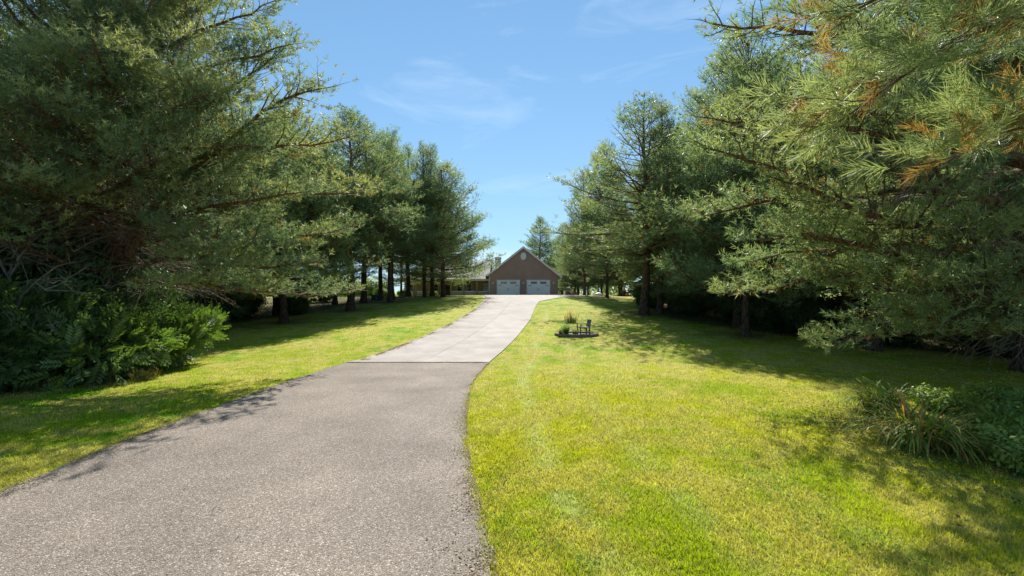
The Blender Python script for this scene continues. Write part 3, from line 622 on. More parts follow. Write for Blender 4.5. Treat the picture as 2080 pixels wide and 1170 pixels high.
# ---- the two big near pines ----------------------------------------------
def rel(pts, x, y): z0 = Hf(x, y) - .05; return [(a_ - x, b_ - y, c_ - z0) for a_, b_, c_ in pts]
LX0, LY0 = -12.0, 13.9
lt = pine_parts(11, 16.5, 6.6, 2.8, 100, (13, .17, .125, .021, 1), .125, True, extra=[
    rel([(-11.9, 13.8, 2.9), (-10.6, 13.3, 4.3), (-8.6, 12.9, 6.1), (-7.3, 12.7, 7.0), (-6.8, 13.0, 7.6), (-6.1, 13.2, 8.0), (-5.4, 13.2, 8.1)], LX0, LY0),
    rel([(-11.9, 13.7, 3.5), (-10.8, 13.0, 4.0), (-9.2, 12.7, 4.4), (-7.7, 12.5, 4.65), (-5.6, 12.4, 4.9)], LX0, LY0),
    rel([(-11.9, 13.7, 2.2), (-9.8, 12.8, 2.5), (-8.0, 12.6, 2.35), (-6.8, 13.2, 2.15), (-5.4, 14.0, 2.1), (-5.0, 14.2, 2.25)], LX0, LY0),
    rel([(-11.9, 13.8, 4.5), (-9.5, 13.6, 5.2), (-7.2, 13.4, 5.0), (-5.8, 14.4, 5.3), (-4.9, 14.8, 5.4)], LX0, LY0),
    rel([(-11.9, 13.8, 3.5), (-9.5, 13.4, 3.9), (-7.2, 13.2, 3.6), (-5.9, 14.0, 3.9), (-5.1, 14.6, 4.3)], LX0, LY0),
    rel([(-11.9, 13.8, 5.4), (-9.8, 13.0, 6.2), (-7.4, 12.9, 6.2), (-5.9, 13.8, 6.6), (-5.1, 14.2, 7.0)], LX0, LY0),
    rel([(-11.9, 13.8, 4.2), (-10.6, 12.4, 5.0), (-9.2, 11.2, 5.2), (-8.0, 10.3, 5.3)], LX0, LY0),
    rel([(-11.9, 13.8, 5.6), (-10.3, 12.6, 6.6), (-8.6, 11.6, 6.9), (-7.3, 11.0, 7.0)], LX0, LY0),
    rel([(-11.9, 13.8, 3.6), (-11.4, 12.0, 4.4), (-11.0, 10.2, 4.6), (-10.4, 9.0, 4.5)], LX0, LY0),
    rel([(-11.9, 13.8, 4.9), (-10.0, 12.2, 5.6), (-8.4, 11.9, 5.9), (-6.9, 11.9, 6.0)], LX0, LY0),
    rel([(-11.9, 13.8, 7.5), (-9.8, 13.4, 8.6), (-8.0, 13.2, 8.9), (-6.4, 13.1, 9.3)], LX0, LY0),
    rel([(-11.9, 13.8, 8.5), (-10.0, 13.6, 9.7), (-8.3, 13.4, 10.2), (-6.9, 13.3, 10.7)], LX0, LY0),
    rel([(-11.9, 13.8, 9.5), (-10.2, 13.6, 10.9), (-8.6, 13.4, 11.6), (-7.4, 13.2, 12.3)], LX0, LY0),
    rel([(-11.9, 13.8, 3.0), (-9.0, 12.8, 3.2), (-6.8, 12.5, 2.8), (-5.2, 12.3, 3.0)], LX0, LY0),
    rel([(-11.9, 13.8, 6.5), (-10.5, 12.0, 7.4), (-9.4, 10.4, 7.4), (-8.6, 9.4, 7.3)], LX0, LY0),
    rel([(-11.9, 13.8, 5.0), (-11.3, 12.0, 5.9), (-10.6, 10.4, 6.2), (-9.6, 9.0, 6.0)], LX0, LY0),
    rel([(-11.9, 13.8, 6.0), (-12.3, 12.0, 6.9), (-12.2, 10.4, 7.1), (-11.6, 9.0, 6.7)], LX0, LY0)],
    bare_lo=.42, tw=4.6, subd=.19, subdraw=.4, gapk=.9, gap=.5, dead=44, sub=True, yel=.75, deadn=.010, r_trunk=.26, prof=.62, lowdrop=2,
    skip=lambda az, z_, u: (u < .16 and math.cos(az) > .3))
plant_tree('pine_tree', lt, LX0, LY0, 0, 'huge pine on the left with long limbs reaching over the lawn towards the driveway', 'tree', 'large pines beside the near lawn')
RX0, RY0 = 12.2, 9.9
rt = pine_parts(23, 15.5, 6.4, 2.2, 100, (13, .17, .125, .0195, 1), .125, True, extra=[
    rel([(12.1, 9.8, 2.6), (10.7, 9.5, 3.15), (8.5, 9.1, 3.4), (7.0, 9.0, 3.75), (5.8, 9.1, 4.35), (4.9, 9.2, 4.9), (4.0, 9.2, 5.1)], RX0, RY0),
    rel([(9.3, 9.3, 3.3), (8.9, 9.2, 3.6), (8.5, 9.1, 4.7), (8.35, 9.0, 5.6), (7.9, 8.8, 6.6), (7.0, 8.6, 7.4)], RX0, RY0),
    rel([(12.1, 9.8, 1.0), (10.5, 9.5, 1.5), (9.3, 9.3, 2.1), (8.2, 9.1, 2.65), (7.2, 9.0, 3.1), (5.8, 8.9, 3.3), (4.9, 9.0, 3.2)], RX0, RY0),
    rel([(12.1, 9.8, 1.5), (10.2, 9.2, 1.75), (8.9, 8.9, 1.6), (7.9, 8.8, 1.7), (7.0, 8.7, 1.9)], RX0, RY0),
    rel([(12.1, 9.8, 1.9), (10.4, 9.0, 2.1), (8.8, 8.7, 2.2), (7.5, 8.8, 2.2), (6.3, 8.9, 2.4)], RX0, RY0),
    rel([(12.1, 9.8, 2.2), (9.0, 9.6, 2.5), (6.8, 9.8, 2.55), (5.4, 10.0, 2.3), (4.8, 10.1, 2.1)], RX0, RY0),
    rel([(12.1, 9.8, 1.2), (9.5, 9.3, 1.5), (7.6, 9.2, 1.3), (6.4, 9.2, 1.15)], RX0, RY0),
    rel([(12.1, 9.8, 3.0), (9.2, 10.4, 3.3), (7.0, 10.8, 3.2), (5.6, 11.0, 2.9)], RX0, RY0),
    rel([(12.1, 9.8, 3.9), (9.5, 10.0, 4.4), (7.0, 10.2, 4.4), (5.2, 10.3, 4.1), (4.3, 10.4, 3.9)], RX0, RY0),
    rel([(12.1, 9.8, 5.5), (9.5, 10.0, 6.1), (7.0, 10.2, 6.2), (5.2, 10.3, 6.0), (4.4, 10.4, 6.2)], RX0, RY0),
    rel([(12.1, 9.8, 6.5), (9.8, 9.8, 7.5), (7.3, 10.0, 7.9), (5.4, 10.1, 8.0), (4.5, 10.2, 8.2)], RX0, RY0),
    rel([(12.1, 9.8, 4.6), (9.8, 9.4, 5.2), (7.8, 9.2, 5.3), (6.0, 9.2, 5.6), (5.0, 9.2, 6.6)], RX0, RY0)],
    bare_lo=.42, tw=4.6, subd=.19, subdraw=.4, gapk=.9, gap=.5, dead=32, sub=True, yel=.62, deadn=.012, r_trunk=.27, prof=.62, lowdrop=2,
    skip=lambda az, z_, u: (u < .2 and math.cos(az) < -.3))
plant_tree('pine_tree', rt, RX0, RY0, 0, 'huge pine on the right with bare orange limbs and low hanging boughs over the lawn', 'tree', 'large pines beside the near lawn')
# pine close to the camera on the right, only one bough enters the picture
CX0, CY0 = 10.5, 3.4
def rl_(p): return rel(p, CX0, CY0)
ct = pine_parts(31, 13, 5.0, 5.6, 9, (54, .26, .165, .0060, 2), .115, True, extra=[
    rl_([(10.4, 3.4, 5.0), (7.6, 3.4, 5.1), (5.0, 3.5, 4.75), (3.6, 3.5, 4.25), (3.0, 3.5, 3.95), (2.6, 3.5, 3.6)]),
    rl_([(10.4, 3.4, 4.3), (8.0, 3.6, 4.3), (5.6, 3.8, 4.0), (4.3, 3.8, 3.65), (3.6, 3.8, 3.3)]),
    rl_([(10.4, 3.4, 5.4), (8.0, 3.2, 5.7), (5.0, 3.6, 5.3), (3.8, 3.7, 5.0), (2.9, 3.8, 4.6)])],
    bare_lo=.5, tw=3.4, dead=4, sub=True, subd=.16, tlen=.16, yel=.8, deadn=.06, r_trunk=.2, lowdrop=4, gapk=.35, extra_bare=.52, extra_w=.5, skip=lambda az, z_, u: math.cos(az) < .3)
plant_tree('pine_tree', ct, CX0, CY0, 0, 'nearest pine, whose long needled bough hangs into the top right corner', 'tree', 'large pines beside the near lawn')

# ---- middle distance pines -------------------------------------------------
mid = [
    pine_parts(101, 15, 5.0, 5.0, 130, (8, .26, .21, .032, 1), 0.26, tw=4.6, sub=True, subd=.30, subdraw=.12, tlen=.5, prof=0.85, gap=.8, gapt=.53, gapk=.95, bare_lo=.35, dead=3, yel=.25),
    pine_parts(102, 15, 4.4, 3.4, 130, (8, .26, .21, .032, 1), 0.26, tw=4.8, sub=True, subd=.30, subdraw=.12, tlen=.5, prof=0.9, gap=.8, gapt=.53, gapk=.95, bare_lo=.3, dead=3, yel=.3),
    pine_parts(103, 15, 5.6, 4.2, 110, (8, .26, .21, .032, 1), 0.28, tw=4.0, sub=True, subd=.30, subdraw=.12, tlen=.5, prof=0.85, gap=.8, gapt=.53, gapk=.95, bare_lo=.45, dead=3, yel=.55, thin=.8),
    pine_parts(104, 15, 3.8, 5.2, 124, (8, .26, .21, .032, 1), 0.26, tw=5.0, sub=True, subd=.30, subdraw=.12, tlen=.5, prof=0.9, gap=.8, gapt=.53, gapk=.95, bare_lo=.3, dead=4, yel=.4),
    pine_parts(105, 15, 5.4, 2.2, 110, (8, .26, .21, .032, 1), 0.29, tw=3.8, sub=True, subd=.30, subdraw=.12, tlen=.5, prof=.6, gap=.8, gapt=.53, gapk=.95, bare_lo=.4, dead=6, yel=.35),
    pine_parts(106, 12, 4.6, 1.7, 130, (8, .26, .21, .032, 1), .27, tw=4.2, sub=True, subd=.30, subdraw=.12, tlen=.5, prof=.55, gap=.8, gapt=.46, gapk=.9, bare_lo=.35, dead=2, yel=.45, lowdrop=-8),
]
ROW = 'pines along the left edge of the lawn'; RROW = 'pines along the right edge of the lawn'
def pn(k, x, y, h, rz, label, grp, sx=None): return plant_tree('pine_tree', mid[k], x, y, rz, label, 'tree', grp, h / (12 if k == 5 else 15), sx=sx)
pn(0, -11.8, 33.2, 14.6, .4, 'dark dense pine with a thick trunk just beyond the big left pine', ROW, 1.3)
pn(1, -12.6, 38.6, 15.3, 1.9, 'tall pine with a dark crown right of the thick trunked pine', ROW, 1.15)
pn(1, -10.9, 41.5, 15.6, 3.5, 'pine with a straight bare trunk beside the dark utility box', ROW, 1.05)
pn(3, -12.6, 43.5, 15.8, 5.2, 'thin trunked pine standing left of the utility box', ROW, 1.0)
pn(3, -10.6, 46.5, 15.4, 2.6, 'slim pine before the left end of the porch', ROW, 1.1)
pn(2, -8.7, 45.2, 15.2, 2.0, 'pine with an open crown, left stem of the close pair before the porch', ROW, .75)
pn(3, -8.2, 46.6, 15.4, 4.4, 'pine with an open crown, right stem of the close pair before the porch', ROW, 1.0)
pn(5, -6.7, 44.2, 12.4, 5.9, 'pine with a leaning base and boughs down to the porch eave, nearest the garage', ROW, 1.28)
pn(3, -9.6, 50, 13.6, .7, 'short slender pine half hidden behind the porch pair', ROW, .9)
pn(5, -13.8, 27.5, 12.5, 1.1, 'low branched dark pine filling the gap behind the boughs of the big left pine, added to shade the lawn', ROW, 1.25)  # added tree, mostly hidden, placed to cast shade over the left lawn
pn(4, -14.6, 37.5, 12.5, 2.3, 'low branched dark pine just behind the thick trunked pine', ROW, .9)
pn(0, -10.2, 38.2, 13.5, 2.9, 'bushy pine in front of the utility box trunks', ROW, .95)
pn(5, -7.6, 49.6, 9.5, 3.3, 'low pine with boughs before the porch door', ROW, .8)
pn(5, -12.4, 51.0, 9.5, 1.3, 'low pine with boughs before the left end of the porch', ROW, .8)
# right side
pn(5, 11.8, 34.0, 13, 2.2, 'pine with low dark boughs right behind the twin trunks', RROW, .9)
pn(5, 11.4, 31.2, 7.0, 5.0, 'short dark pine tucked against the right side of the twin trunks', RROW, .5)
pn(5, 8.3, 60, 9.5, 4.0, 'low branched olive pine peeking over the right garage eave', RROW, .6)
pn(5, 9.3, 44.5, 14.5, 3.1, 'low spreading olive green pine between the garage and the twin trunked pine', RROW, .85)
pn(4, 7.9, 49.5, 13.5, .3, 'low spreading pine closest to the right corner of the garage', RROW, .7)
pn(2, 8.8, 30.2, 14.2, 3.4, 'tall open pine with long boughs reaching left above the garage side lawn', RROW, 1.35)
pn(1, 9.9, 30.6, 14.4, 1.0, 'second stem of the twin trunked pine, with darker foliage', RROW, 1.0)
pn(5, 11.3, 22.0, 14.5, 2.2, 'pine with a straight trunk standing alone at the edge of the right lawn', RROW, 1.05)
pn(4, 15.9, 21.6, 15.5, 4.0, 'dark pine whose thick trunk rises from the ivy on the right', RROW, 1.15)
pn(4, 12.9, 26.0, 15.5, 1.2, 'dense pine filling the gap behind the lone trunk', RROW, 1.1)
pn(0, 17.5, 15.5, 15.0, .9, 'shaded pine directly behind the big right pine', RROW, 1.3)
pn(1, 14.0, 34.0, 16.0, 2.9, 'dark pine behind the twin trunked pine', RROW, 1.4)
# woods behind, shared meshes
WR = ['thick trunked dark pine behind the lone pine on the right lawn edge', 'dark low branched pine behind the ivy trunk', 'narrow dark pine behind the gap right of the twin trunks', 'large dark pine far back behind the lone trunk', 'dark low branched pine behind the boughs of the big right pine', 'open crowned pine beyond the twin trunked pine towards the play tower', 'dense pine to the right of the play tower', 'large low branched pine furthest back right of the play tower', 'narrow dark pine far behind the ivy trunk', 'dark pine at the right picture edge behind the big right pine', 'narrow pine between the ivy trunk and the big right pine', 'tallest dark pine deep in the right woods']
WL = ['dark low pine directly behind the big left pine', 'dark low pine seen under the dead twigs of the big left pine', 'dense pine just left of the low branched gap pine', 'dark pine behind the ivy clad trees', 'wide dark pine deep behind the ivy clad trees', 'narrow pine behind the thick trunked row pine', 'dark pine at the left picture edge over the grey dead tree', 'dense dark pine deep behind the shaded bushes on the left', 'tallest dark pine at the far left of the woods']
PY_ = ['low branched pine nearest the garage, right behind the gas grill', 'low branched pine between the grill and the red sled', 'low branched pine behind the red sled', 'low branched pine behind the play tower', 'taller low branched pine behind the green tractor', 'dense pine far behind the play tower', 'large low branched pine right of the play tower stand', 'low branched pine in the second row behind the grill', 'furthest pine of the stand, between grill and tractor']
BG = 'pines in the woods behind the lawn'
wood_r = [(20, 27, 0, 16), (23, 19, 4, 16), (18, 36, 1, 17), (25, 32, 4, 17), (22, 12, 4, 15), (13.5, 40, 2, 14), (18, 46, 0, 15), (26, 44, 4, 17), (30, 24, 1, 17), (20.5, 7.5, 4, 14), (15, 19, 1, 13), (33, 36, 4, 18)]
for i, (x_, y_, k, h) in enumerate(wood_r):
    pn(k, x_, y_, h, i * 1.3, WR[i], BG + ' on the right', 1.25)
wood_l = [(-17.5, 19, 4, 15), (-18.5, 27, 4, 15), (-16.5, 32, 0, 14), (-20, 12.5, 4, 15), (-23, 22, 4, 16), (-17.5, 39, 1, 14), (-16.5, 9.8, 4, 14), (-22, 33, 0, 15), (-28, 15, 4, 17)]
for i, (x_, y_, k, h) in enumerate(wood_l):
    pn(k, x_, y_, h, i * 1.7 + .5, WL[i], BG + ' on the left', 1.2)
for i, (x_, y_, k, h, lb) in enumerate([
    (5.2, 84, 0, 15, 'pine rising behind the right slope of the garage roof'), (8.8, 80, 1, 13, 'narrower pine behind the garage, right of the roof slope'),
    (12.5, 78, 0, 15, 'bushy pine beyond the garage corner'), (-5.0, 100, 1, 10, 'small distant pine beside the chimney')]):
    pn(k, x_, y_, h, i * 2.1, lb, 'pines behind the house', 1.1)
for i, (x_, y_, k, h) in enumerate([(9.6, 66, 5, 10), (12.4, 63, 5, 11), (15.9, 66, 5, 12), (19, 60, 5, 13), (17, 72, 4, 14), (22, 68, 0, 15), (26, 58, 4, 15), (10.6, 73, 4, 12), (14, 84, 4, 14)]):
    pn(k, x_, y_, h, i * 1.1, PY_[i], 'pines past the play yard', .95)

# ------------------------------------------------------------------ broad leaved shrubs
def leaf_quad(rng, L, wd, tilt=0):
    return np.array([(0, 0, 0), (-wd / 2, 0, L * .45), (0, .12 * wd, L), (wd / 2, 0, L * .45)]), np.array([(0, 1, 2), (0, 2, 3)])
def frond_template(rng, L=.36, pairs=6, lw=.03, ll=.11):
    V = []; F = []; o_ = 0; droop = rng.uniform(.15, .45)
    V += [(-.003, 0, 0), (.003, 0, 0), (0, -droop * L * .6, L * .92)]; F.append((0, 1, 2)); o_ = 3
    for i in range(pairs + 1):
        z_ = L * (.22 + .74 * i / pairs); y_ = -droop * .6 * L * (z_ / L) ** 2
        for s in ((-1, 1) if i < pairs else (0,)):
            d = np.array((s * .85, -.25 + rng.uniform(-.15, .15), .55 if s else 1.)); d /= np.linalg.norm(d); q_ = np.cross(d, (0, 1, .2)); q_ /= np.linalg.norm(q_)
            l_ = ll * (1 - .3 * abs(i / pairs - .5)) * rng.uniform(.85, 1.1); b_ = np.array((0, y_, z_))
            V += [b_, b_ + d * l_ * .45 - q_ * lw / 2, b_ + d * l_, b_ + d * l_ * .45 + q_ * lw / 2]; F += [(o_, o_ + 1, o_ + 2), (o_, o_ + 2, o_ + 3)]; o_ += 4
    return np.array(V), np.array(F)
def sprig_template(rng, n_=7, L=.25, ll=.07, lw=.05):
    V = []; F = []; o_ = 0
    for i in range(n_):
        b_ = np.array((0, 0, L * i / n_)); a_ = i * 2.4 + rng.rand(); d = np.array((math.cos(a_), math.sin(a_), rng.uniform(-.2, .6))); d /= np.linalg.norm(d)
        q_ = np.cross(d, (0, 0, 1)); q_ /= np.linalg.norm(q_); l_ = ll * rng.uniform(.7, 1.2); b2 = b_ + d * .03
        V += [b2, b2 + d * l_ * .4 - q_ * lw / 2, b2 + d * l_ - np.array((0, 0, .15 * l_)), b2 + d * l_ * .4 + q_ * lw / 2]; F += [(o_, o_ + 1, o_ + 2), (o_, o_ + 2, o_ + 3)]; o_ += 4
    return np.array(V), np.array(F)
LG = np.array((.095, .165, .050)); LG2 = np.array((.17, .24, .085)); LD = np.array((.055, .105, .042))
def shrub_parts(seed, rx, ry, h, n_, temps, c1=LG, c2=LG2, nst=14, flow=None, arch=.0, hollow=.25, sc_=(.7, 1.25)):
    """a shrub: stems fanning from the base, sprigs on lumpy shells of foliage"""
    rng = np.random.RandomState(seed); nl = 9
    lob = [(rng.uniform(-.65, .65) * rx, rng.uniform(-.65, .65) * ry, h * rng.uniform(.35, .8), rng.uniform(.3, .5)) for _ in range(nl)] + [(0, 0, h * .45, .6)]
    P = []; D = []
    per = n_ // len(lob)
    for lx, ly, lz, lr in lob:
        d = rng.randn(per, 3); d /= np.linalg.norm(d, axis=1)[:, None]; r_ = rng.rand(per) ** .45
        q_ = d * r_[:, None] * np.array((rx * lr, ry * lr, h * lr * .75)) + np.array((lx, ly, lz)); P.append(q_); D.append(d + np.array((0, 0, .25)) + rng.randn(per, 3) * .4)
    P = np.concatenate(P); D = np.concatenate(D); ok = P[:, 2] > .05; P = P[ok]; D = D[ok]
    t_ = np.clip(vn(P[:, 0] * 2 + P[:, 2], P[:, 1] * 2, .5, seed % 9) + .3 * (rng.rand(len(P)) - .5), 0, 1)[:, None]
    V, F, C = place_templates(rng, temps, P, D, rng.uniform(*sc_, len(P)), c1 * (1 - t_) + c2 * t_, .2)
    tb = TB()
    for i in range(nst):
        lx, ly, lz, lr = lob[i % len(lob)]; e_ = np.array((lx + rng.uniform(-.3, .3) * rx * .5, ly + rng.uniform(-.3, .3) * ry * .5, lz + lr * h * .4)); b_ = np.array((rng.uniform(-.15, .15) * rx, rng.uniform(-.15, .15) * ry, -.05))
        mid_ = (b_ + e_) / 2 + rng.randn(3) * .08 * h; tb.tube(resample([b_, mid_, e_], 7)[0], np.linspace(.012 + .006 * h, .004, 7), 4)
    return {'stems': tb.mesh('stems', M['stem']), 'foliage': mesh_np('foliage', V, F, M['leaf'], C)}
rngT = np.random.RandomState(5)
FR = [frond_template(rngT, .42, 6, .045, .145) for _ in range(6)]; SPR = [sprig_template(rngT) for _ in range(5)]
SPR_B = [sprig_template(rngT, 9, .5, .16, .11) for _ in range(4)]
STUFF = STUFF + ('stems',)
sum1 = shrub_parts(41, 2.0, 1.5, 2.1, 1500, FR); sum2 = shrub_parts(42, 1.7, 1.5, 2.0, 1250, FR); brd = shrub_parts(43, 1.8, 1.5, 2.6, 4200, SPR, LD, LG)
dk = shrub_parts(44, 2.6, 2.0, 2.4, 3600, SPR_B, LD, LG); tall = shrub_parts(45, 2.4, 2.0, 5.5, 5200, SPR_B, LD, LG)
GS = 'bushes at the edge of the woods left of the driveway'
plant_tree('sumac_bush', sum1, -11.7, 12.8, .3, 'feathery leaved bush leaning out over the left lawn', 'bush', GS, 1)
plant_tree('sumac_bush', sum2, -12.0, 12.2, 2.0, 'feathery bush just left of the one leaning over the lawn', 'bush', GS, 1.25)
plant_tree('sumac_bush', sum1, -13.6, 12.0, 5.5, 'tall feathery bush behind the bare twigs of the grey dead tree', 'bush', GS, 1.45)
plant_tree('sumac_bush', sum2, -13.0, 11.5, 4.1, 'feathery bush by the grey dead tree', 'bush', GS, 1.1)
plant_tree('sumac_bush', sum1, -11.6, 15.2, 2.6, 'feathery bush standing beneath the dead twigs of the big left pine', 'bush', GS, .95)
plant_tree('leafy_bush', brd, -13.2, 12.6, 0, 'dense round leaved bush behind the feathery bushes', 'bush', GS, 1.25)
plant_tree('leafy_bush', brd, -11.9, 13.8, 2, 'dense round leaved bush around the foot of the big left pine', 'bush', GS, 1.2)
plant_tree('leafy_bush', brd, -14.3, 11.6, 4, 'dense round leaved bush at the far left edge of the lawn', 'bush', GS, 1.1)
plant_tree('ivy_clad_tree', tall, -13.9, 14.4, 1, 'dark broad leaved tree crowded against the big left pine', 'tree', None, 1.25)
plant_tree('ivy_clad_tree', tall, -16.2, 13.0, 3, 'dark broad leaved tree filling the far left of the woods', 'tree', None, 1.2)
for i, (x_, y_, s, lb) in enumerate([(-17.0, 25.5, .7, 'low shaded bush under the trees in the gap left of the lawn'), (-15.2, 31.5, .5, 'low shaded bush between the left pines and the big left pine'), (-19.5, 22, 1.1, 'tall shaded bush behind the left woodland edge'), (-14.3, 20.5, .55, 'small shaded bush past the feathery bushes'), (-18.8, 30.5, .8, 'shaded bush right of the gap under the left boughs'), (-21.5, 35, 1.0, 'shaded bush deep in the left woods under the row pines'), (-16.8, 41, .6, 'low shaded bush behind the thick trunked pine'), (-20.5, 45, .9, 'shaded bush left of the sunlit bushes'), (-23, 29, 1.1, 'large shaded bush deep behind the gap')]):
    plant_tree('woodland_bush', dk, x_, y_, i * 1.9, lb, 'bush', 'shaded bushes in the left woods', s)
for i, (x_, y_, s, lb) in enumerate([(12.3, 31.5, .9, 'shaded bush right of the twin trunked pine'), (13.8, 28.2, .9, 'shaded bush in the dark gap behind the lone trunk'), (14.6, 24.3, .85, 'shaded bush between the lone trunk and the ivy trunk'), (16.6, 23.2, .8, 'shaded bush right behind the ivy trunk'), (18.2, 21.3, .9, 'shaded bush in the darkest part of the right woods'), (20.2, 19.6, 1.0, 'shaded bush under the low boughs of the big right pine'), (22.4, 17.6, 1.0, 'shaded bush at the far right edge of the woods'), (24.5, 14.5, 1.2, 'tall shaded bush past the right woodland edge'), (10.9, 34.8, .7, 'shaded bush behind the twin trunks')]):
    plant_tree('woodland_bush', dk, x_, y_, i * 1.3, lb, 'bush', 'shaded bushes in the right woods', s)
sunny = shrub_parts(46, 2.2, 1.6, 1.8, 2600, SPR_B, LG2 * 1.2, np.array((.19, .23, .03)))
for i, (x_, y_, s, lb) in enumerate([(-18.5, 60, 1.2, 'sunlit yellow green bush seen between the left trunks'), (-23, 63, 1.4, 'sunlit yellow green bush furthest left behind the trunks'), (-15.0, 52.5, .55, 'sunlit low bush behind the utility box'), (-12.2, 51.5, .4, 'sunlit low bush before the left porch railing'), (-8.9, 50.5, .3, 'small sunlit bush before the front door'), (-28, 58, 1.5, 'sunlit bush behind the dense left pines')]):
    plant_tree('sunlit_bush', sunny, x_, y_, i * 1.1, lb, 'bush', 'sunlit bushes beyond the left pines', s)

# far woods: one mass of crowns on both sides, beyond what can be counted
def far_woods():
    rng = np.random.RandomState(77); P = []; 
    spots = [(x_, 95 + 25 * rng.rand() + abs(x_) * .15, 12 + 5 * rng.rand()) for x_ in np.arange(12, 200, 3.0)] + [(x_, 110 + 25 * rng.rand() + abs(x_) * .15, 7.5 + 4 * rng.rand()) for x_ in np.arange(-240, -48, 3.5)] + [(x_, 150 + 20 * rng.rand(), 5 + 2 * rng.rand()) for x_ in np.arange(-48, 14, 3.2)]
    spots += [(x_, 118 + 8 * rng.rand(), 6.5 + 2.5 * rng.rand()) for x_ in np.arange(8, 60, 3.0)] + [(46 + 10 * rng.rand(), y_, 14 + 4 * rng.rand()) for y_ in np.arange(4, 95, 3)] + [(-46 - 10 * rng.rand(), y_, 14 + 4 * rng.rand()) for y_ in np.arange(4, 100, 3)]
    for x_, y_, h_ in spots:
        m_ = 230; u = rng.rand(m_) ** .8; r_ = (1 - u) ** .6 * h_ * .24 + .2; a_ = rng.rand(m_) * 6.283; q = np.sqrt(rng.rand(m_))
        P.append(np.stack([x_ + r_ * q * np.cos(a_), y_ + r_ * q * np.sin(a_), H(np.full(m_, x_), np.full(m_, y_)) + u * h_], 1))
    P = np.concatenate(P); T_ = [needle_template(rng, 3, .3, .75, .42, (30, 85)) for _ in range(4)]
    t_ = rng.rand(len(P), 1); V, F, C = place_templates(rng, T_, P, rng.randn(len(P), 3) + np.array((0, 0, .6)), rng.uniform(.7, 1.4, len(P)), PINE_G * (1 - t_) + PINE_Y * t_)
    obj('distant_woods', mesh_np('distant_woods', V, F, M['needle'], C), kind='stuff', label='distant woods closing the horizon')
far_woods()

# grey dead snag at the left edge
sg_ = TB(); rng = np.random.RandomState(9); SX, SY = -12.6, 11.2; z0 = Hf(SX, SY)
def limb(P, r, dep=0):
    P2, L = resample(P, 8); P2[1:-1] += rng.randn(6, 3) * .03 * L; sg_.tube(P2, np.linspace(r, r * .35, 8), 6)
    if dep < 2:
        for i in range(4):
            k = rng.randint(2, 8); d = P2[min(7, k)] - P2[k - 2]; d /= np.linalg.norm(d); d = d + rng.randn(3) * .7 + np.array((.25, -.2, .1)); d /= np.linalg.norm(d); l_ = L * rng.uniform(.25, .5)
            limb([P2[k], P2[k] + d * l_ * .5 + rng.randn(3) * .05, P2[k] + d * l_ + np.array((0, 0, -.04 * l_))], r * .42, dep + 1)
limb([(0, 0, -.1), (.05, 0, .8), (-.15, .05, 1.5), (.12, 0, 2.3), (-.1, 0, 3.4)], .075)
limb([(0, 0, 1.2), (.4, -.1, 1.7), (.9, -.2, 2.5), (1.6, -.3, 2.75), (2.6, -.35, 2.4)], .035)
limb([(0, 0, .5), (.35, -.1, 1.0), (.75, -.15, 1.35), (1.3, -.2, 1.75)], .035)
sn = empty('dead_tree', (SX, SY, z0), 0, label='small grey leafless dead tree at the left edge of the lawn', cat='dead tree')
obj('bare_branches', sg_.mesh('bare_branches', M['snag']), sn)

# ------------------------------------------------------------------ clumps of arching leaves
def clump_mesh(name, seed, n_, L, wd, spread, cols, seg=6, base_r=.12, up=.5, mt='blade', jit=.3):
    rng = np.random.RandomState(seed); a_ = rng.rand(n_) * 6.283; l_ = L * rng.uniform(.55, 1.1, n_); th0 = rng.uniform(.05, .45, n_) * spread; bend = rng.uniform(.5, 1.5, n_) * spread
    br = base_r * np.sqrt(rng.rand(n_)); ba = rng.rand(n_) * 6.283; P = np.zeros((n_, seg + 1, 3)); P[:, 0, 0] = br * np.cos(ba); P[:, 0, 1] = br * np.sin(ba); th = th0.copy()
    for i in range(seg):
        st = (l_ / seg); P[:, i + 1] = P[:, i] + st[:, None] * np.stack([np.sin(th) * np.cos(a_), np.sin(th) * np.sin(a_), np.cos(th)], 1); th = th + bend / seg * (1 + i * .25); a_ = a_ + rng.randn(n_) * .06
    P[:, :, 2] = np.maximum(P[:, :, 2], .015)
    sv = np.stack([-np.sin(a_), np.cos(a_), np.zeros(n_)], 1); wdt = wd * rng.uniform(.7, 1.2, n_); prof = np.array([.6] + [1] * (seg - 2) + [.7, .05])
    Lf = P - sv[:, None] * (wdt[:, None] * prof[None] / 2)[..., None]; Rt = P + sv[:, None] * (wdt[:, None] * prof[None] / 2)[..., None]
    V = np.stack([Lf, Rt], 2).reshape(-1, 3); b0 = np.arange(n_)[:, None] * (2 * (seg + 1)) + np.arange(seg)[None] * 2; F = np.stack([b0, b0 + 1, b0 + 3, b0 + 2], -1).reshape(-1, 4)
    c = np.array(cols)[rng.randint(0, len(cols), n_)] * rng.uniform(1 - jit, 1 + jit, (n_, 1)); return mesh_np(name, V, F, M[mt], np.repeat(c, seg, 0), True)
DL = [(.15, .26, .05), (.22, .32, .06), (.12, .21, .06), (.38, .28, .09), (.16, .28, .04), (.34, .34, .08)]
def clump(name, x, y, me_, label, cat, group=None, s=1, extra=None):
    o = obj(name, me_); o.location = (x, y, Hf(x, y) - .01); o.scale = (s, s, s); tag(o, label, cat, group); o['kind'] = 'thing'; return o
dlA = clump_mesh('daylily_clump', 61, 360, .95, .018, 1.6, DL, base_r=.26); dlB = clump_mesh('daylily_clump', 62, 420, 1.05, .019, 1.75, DL + [(.42, .30, .10), (.40, .22, .07)], base_r=.3)
DG = 'daylily clumps in the right hand lawn'
clump('daylily_clump', 6.9, 8.5, dlA, 'sunlit clump of arching strap leaves, the rear one of the two daylily clumps', 'plant', DG)
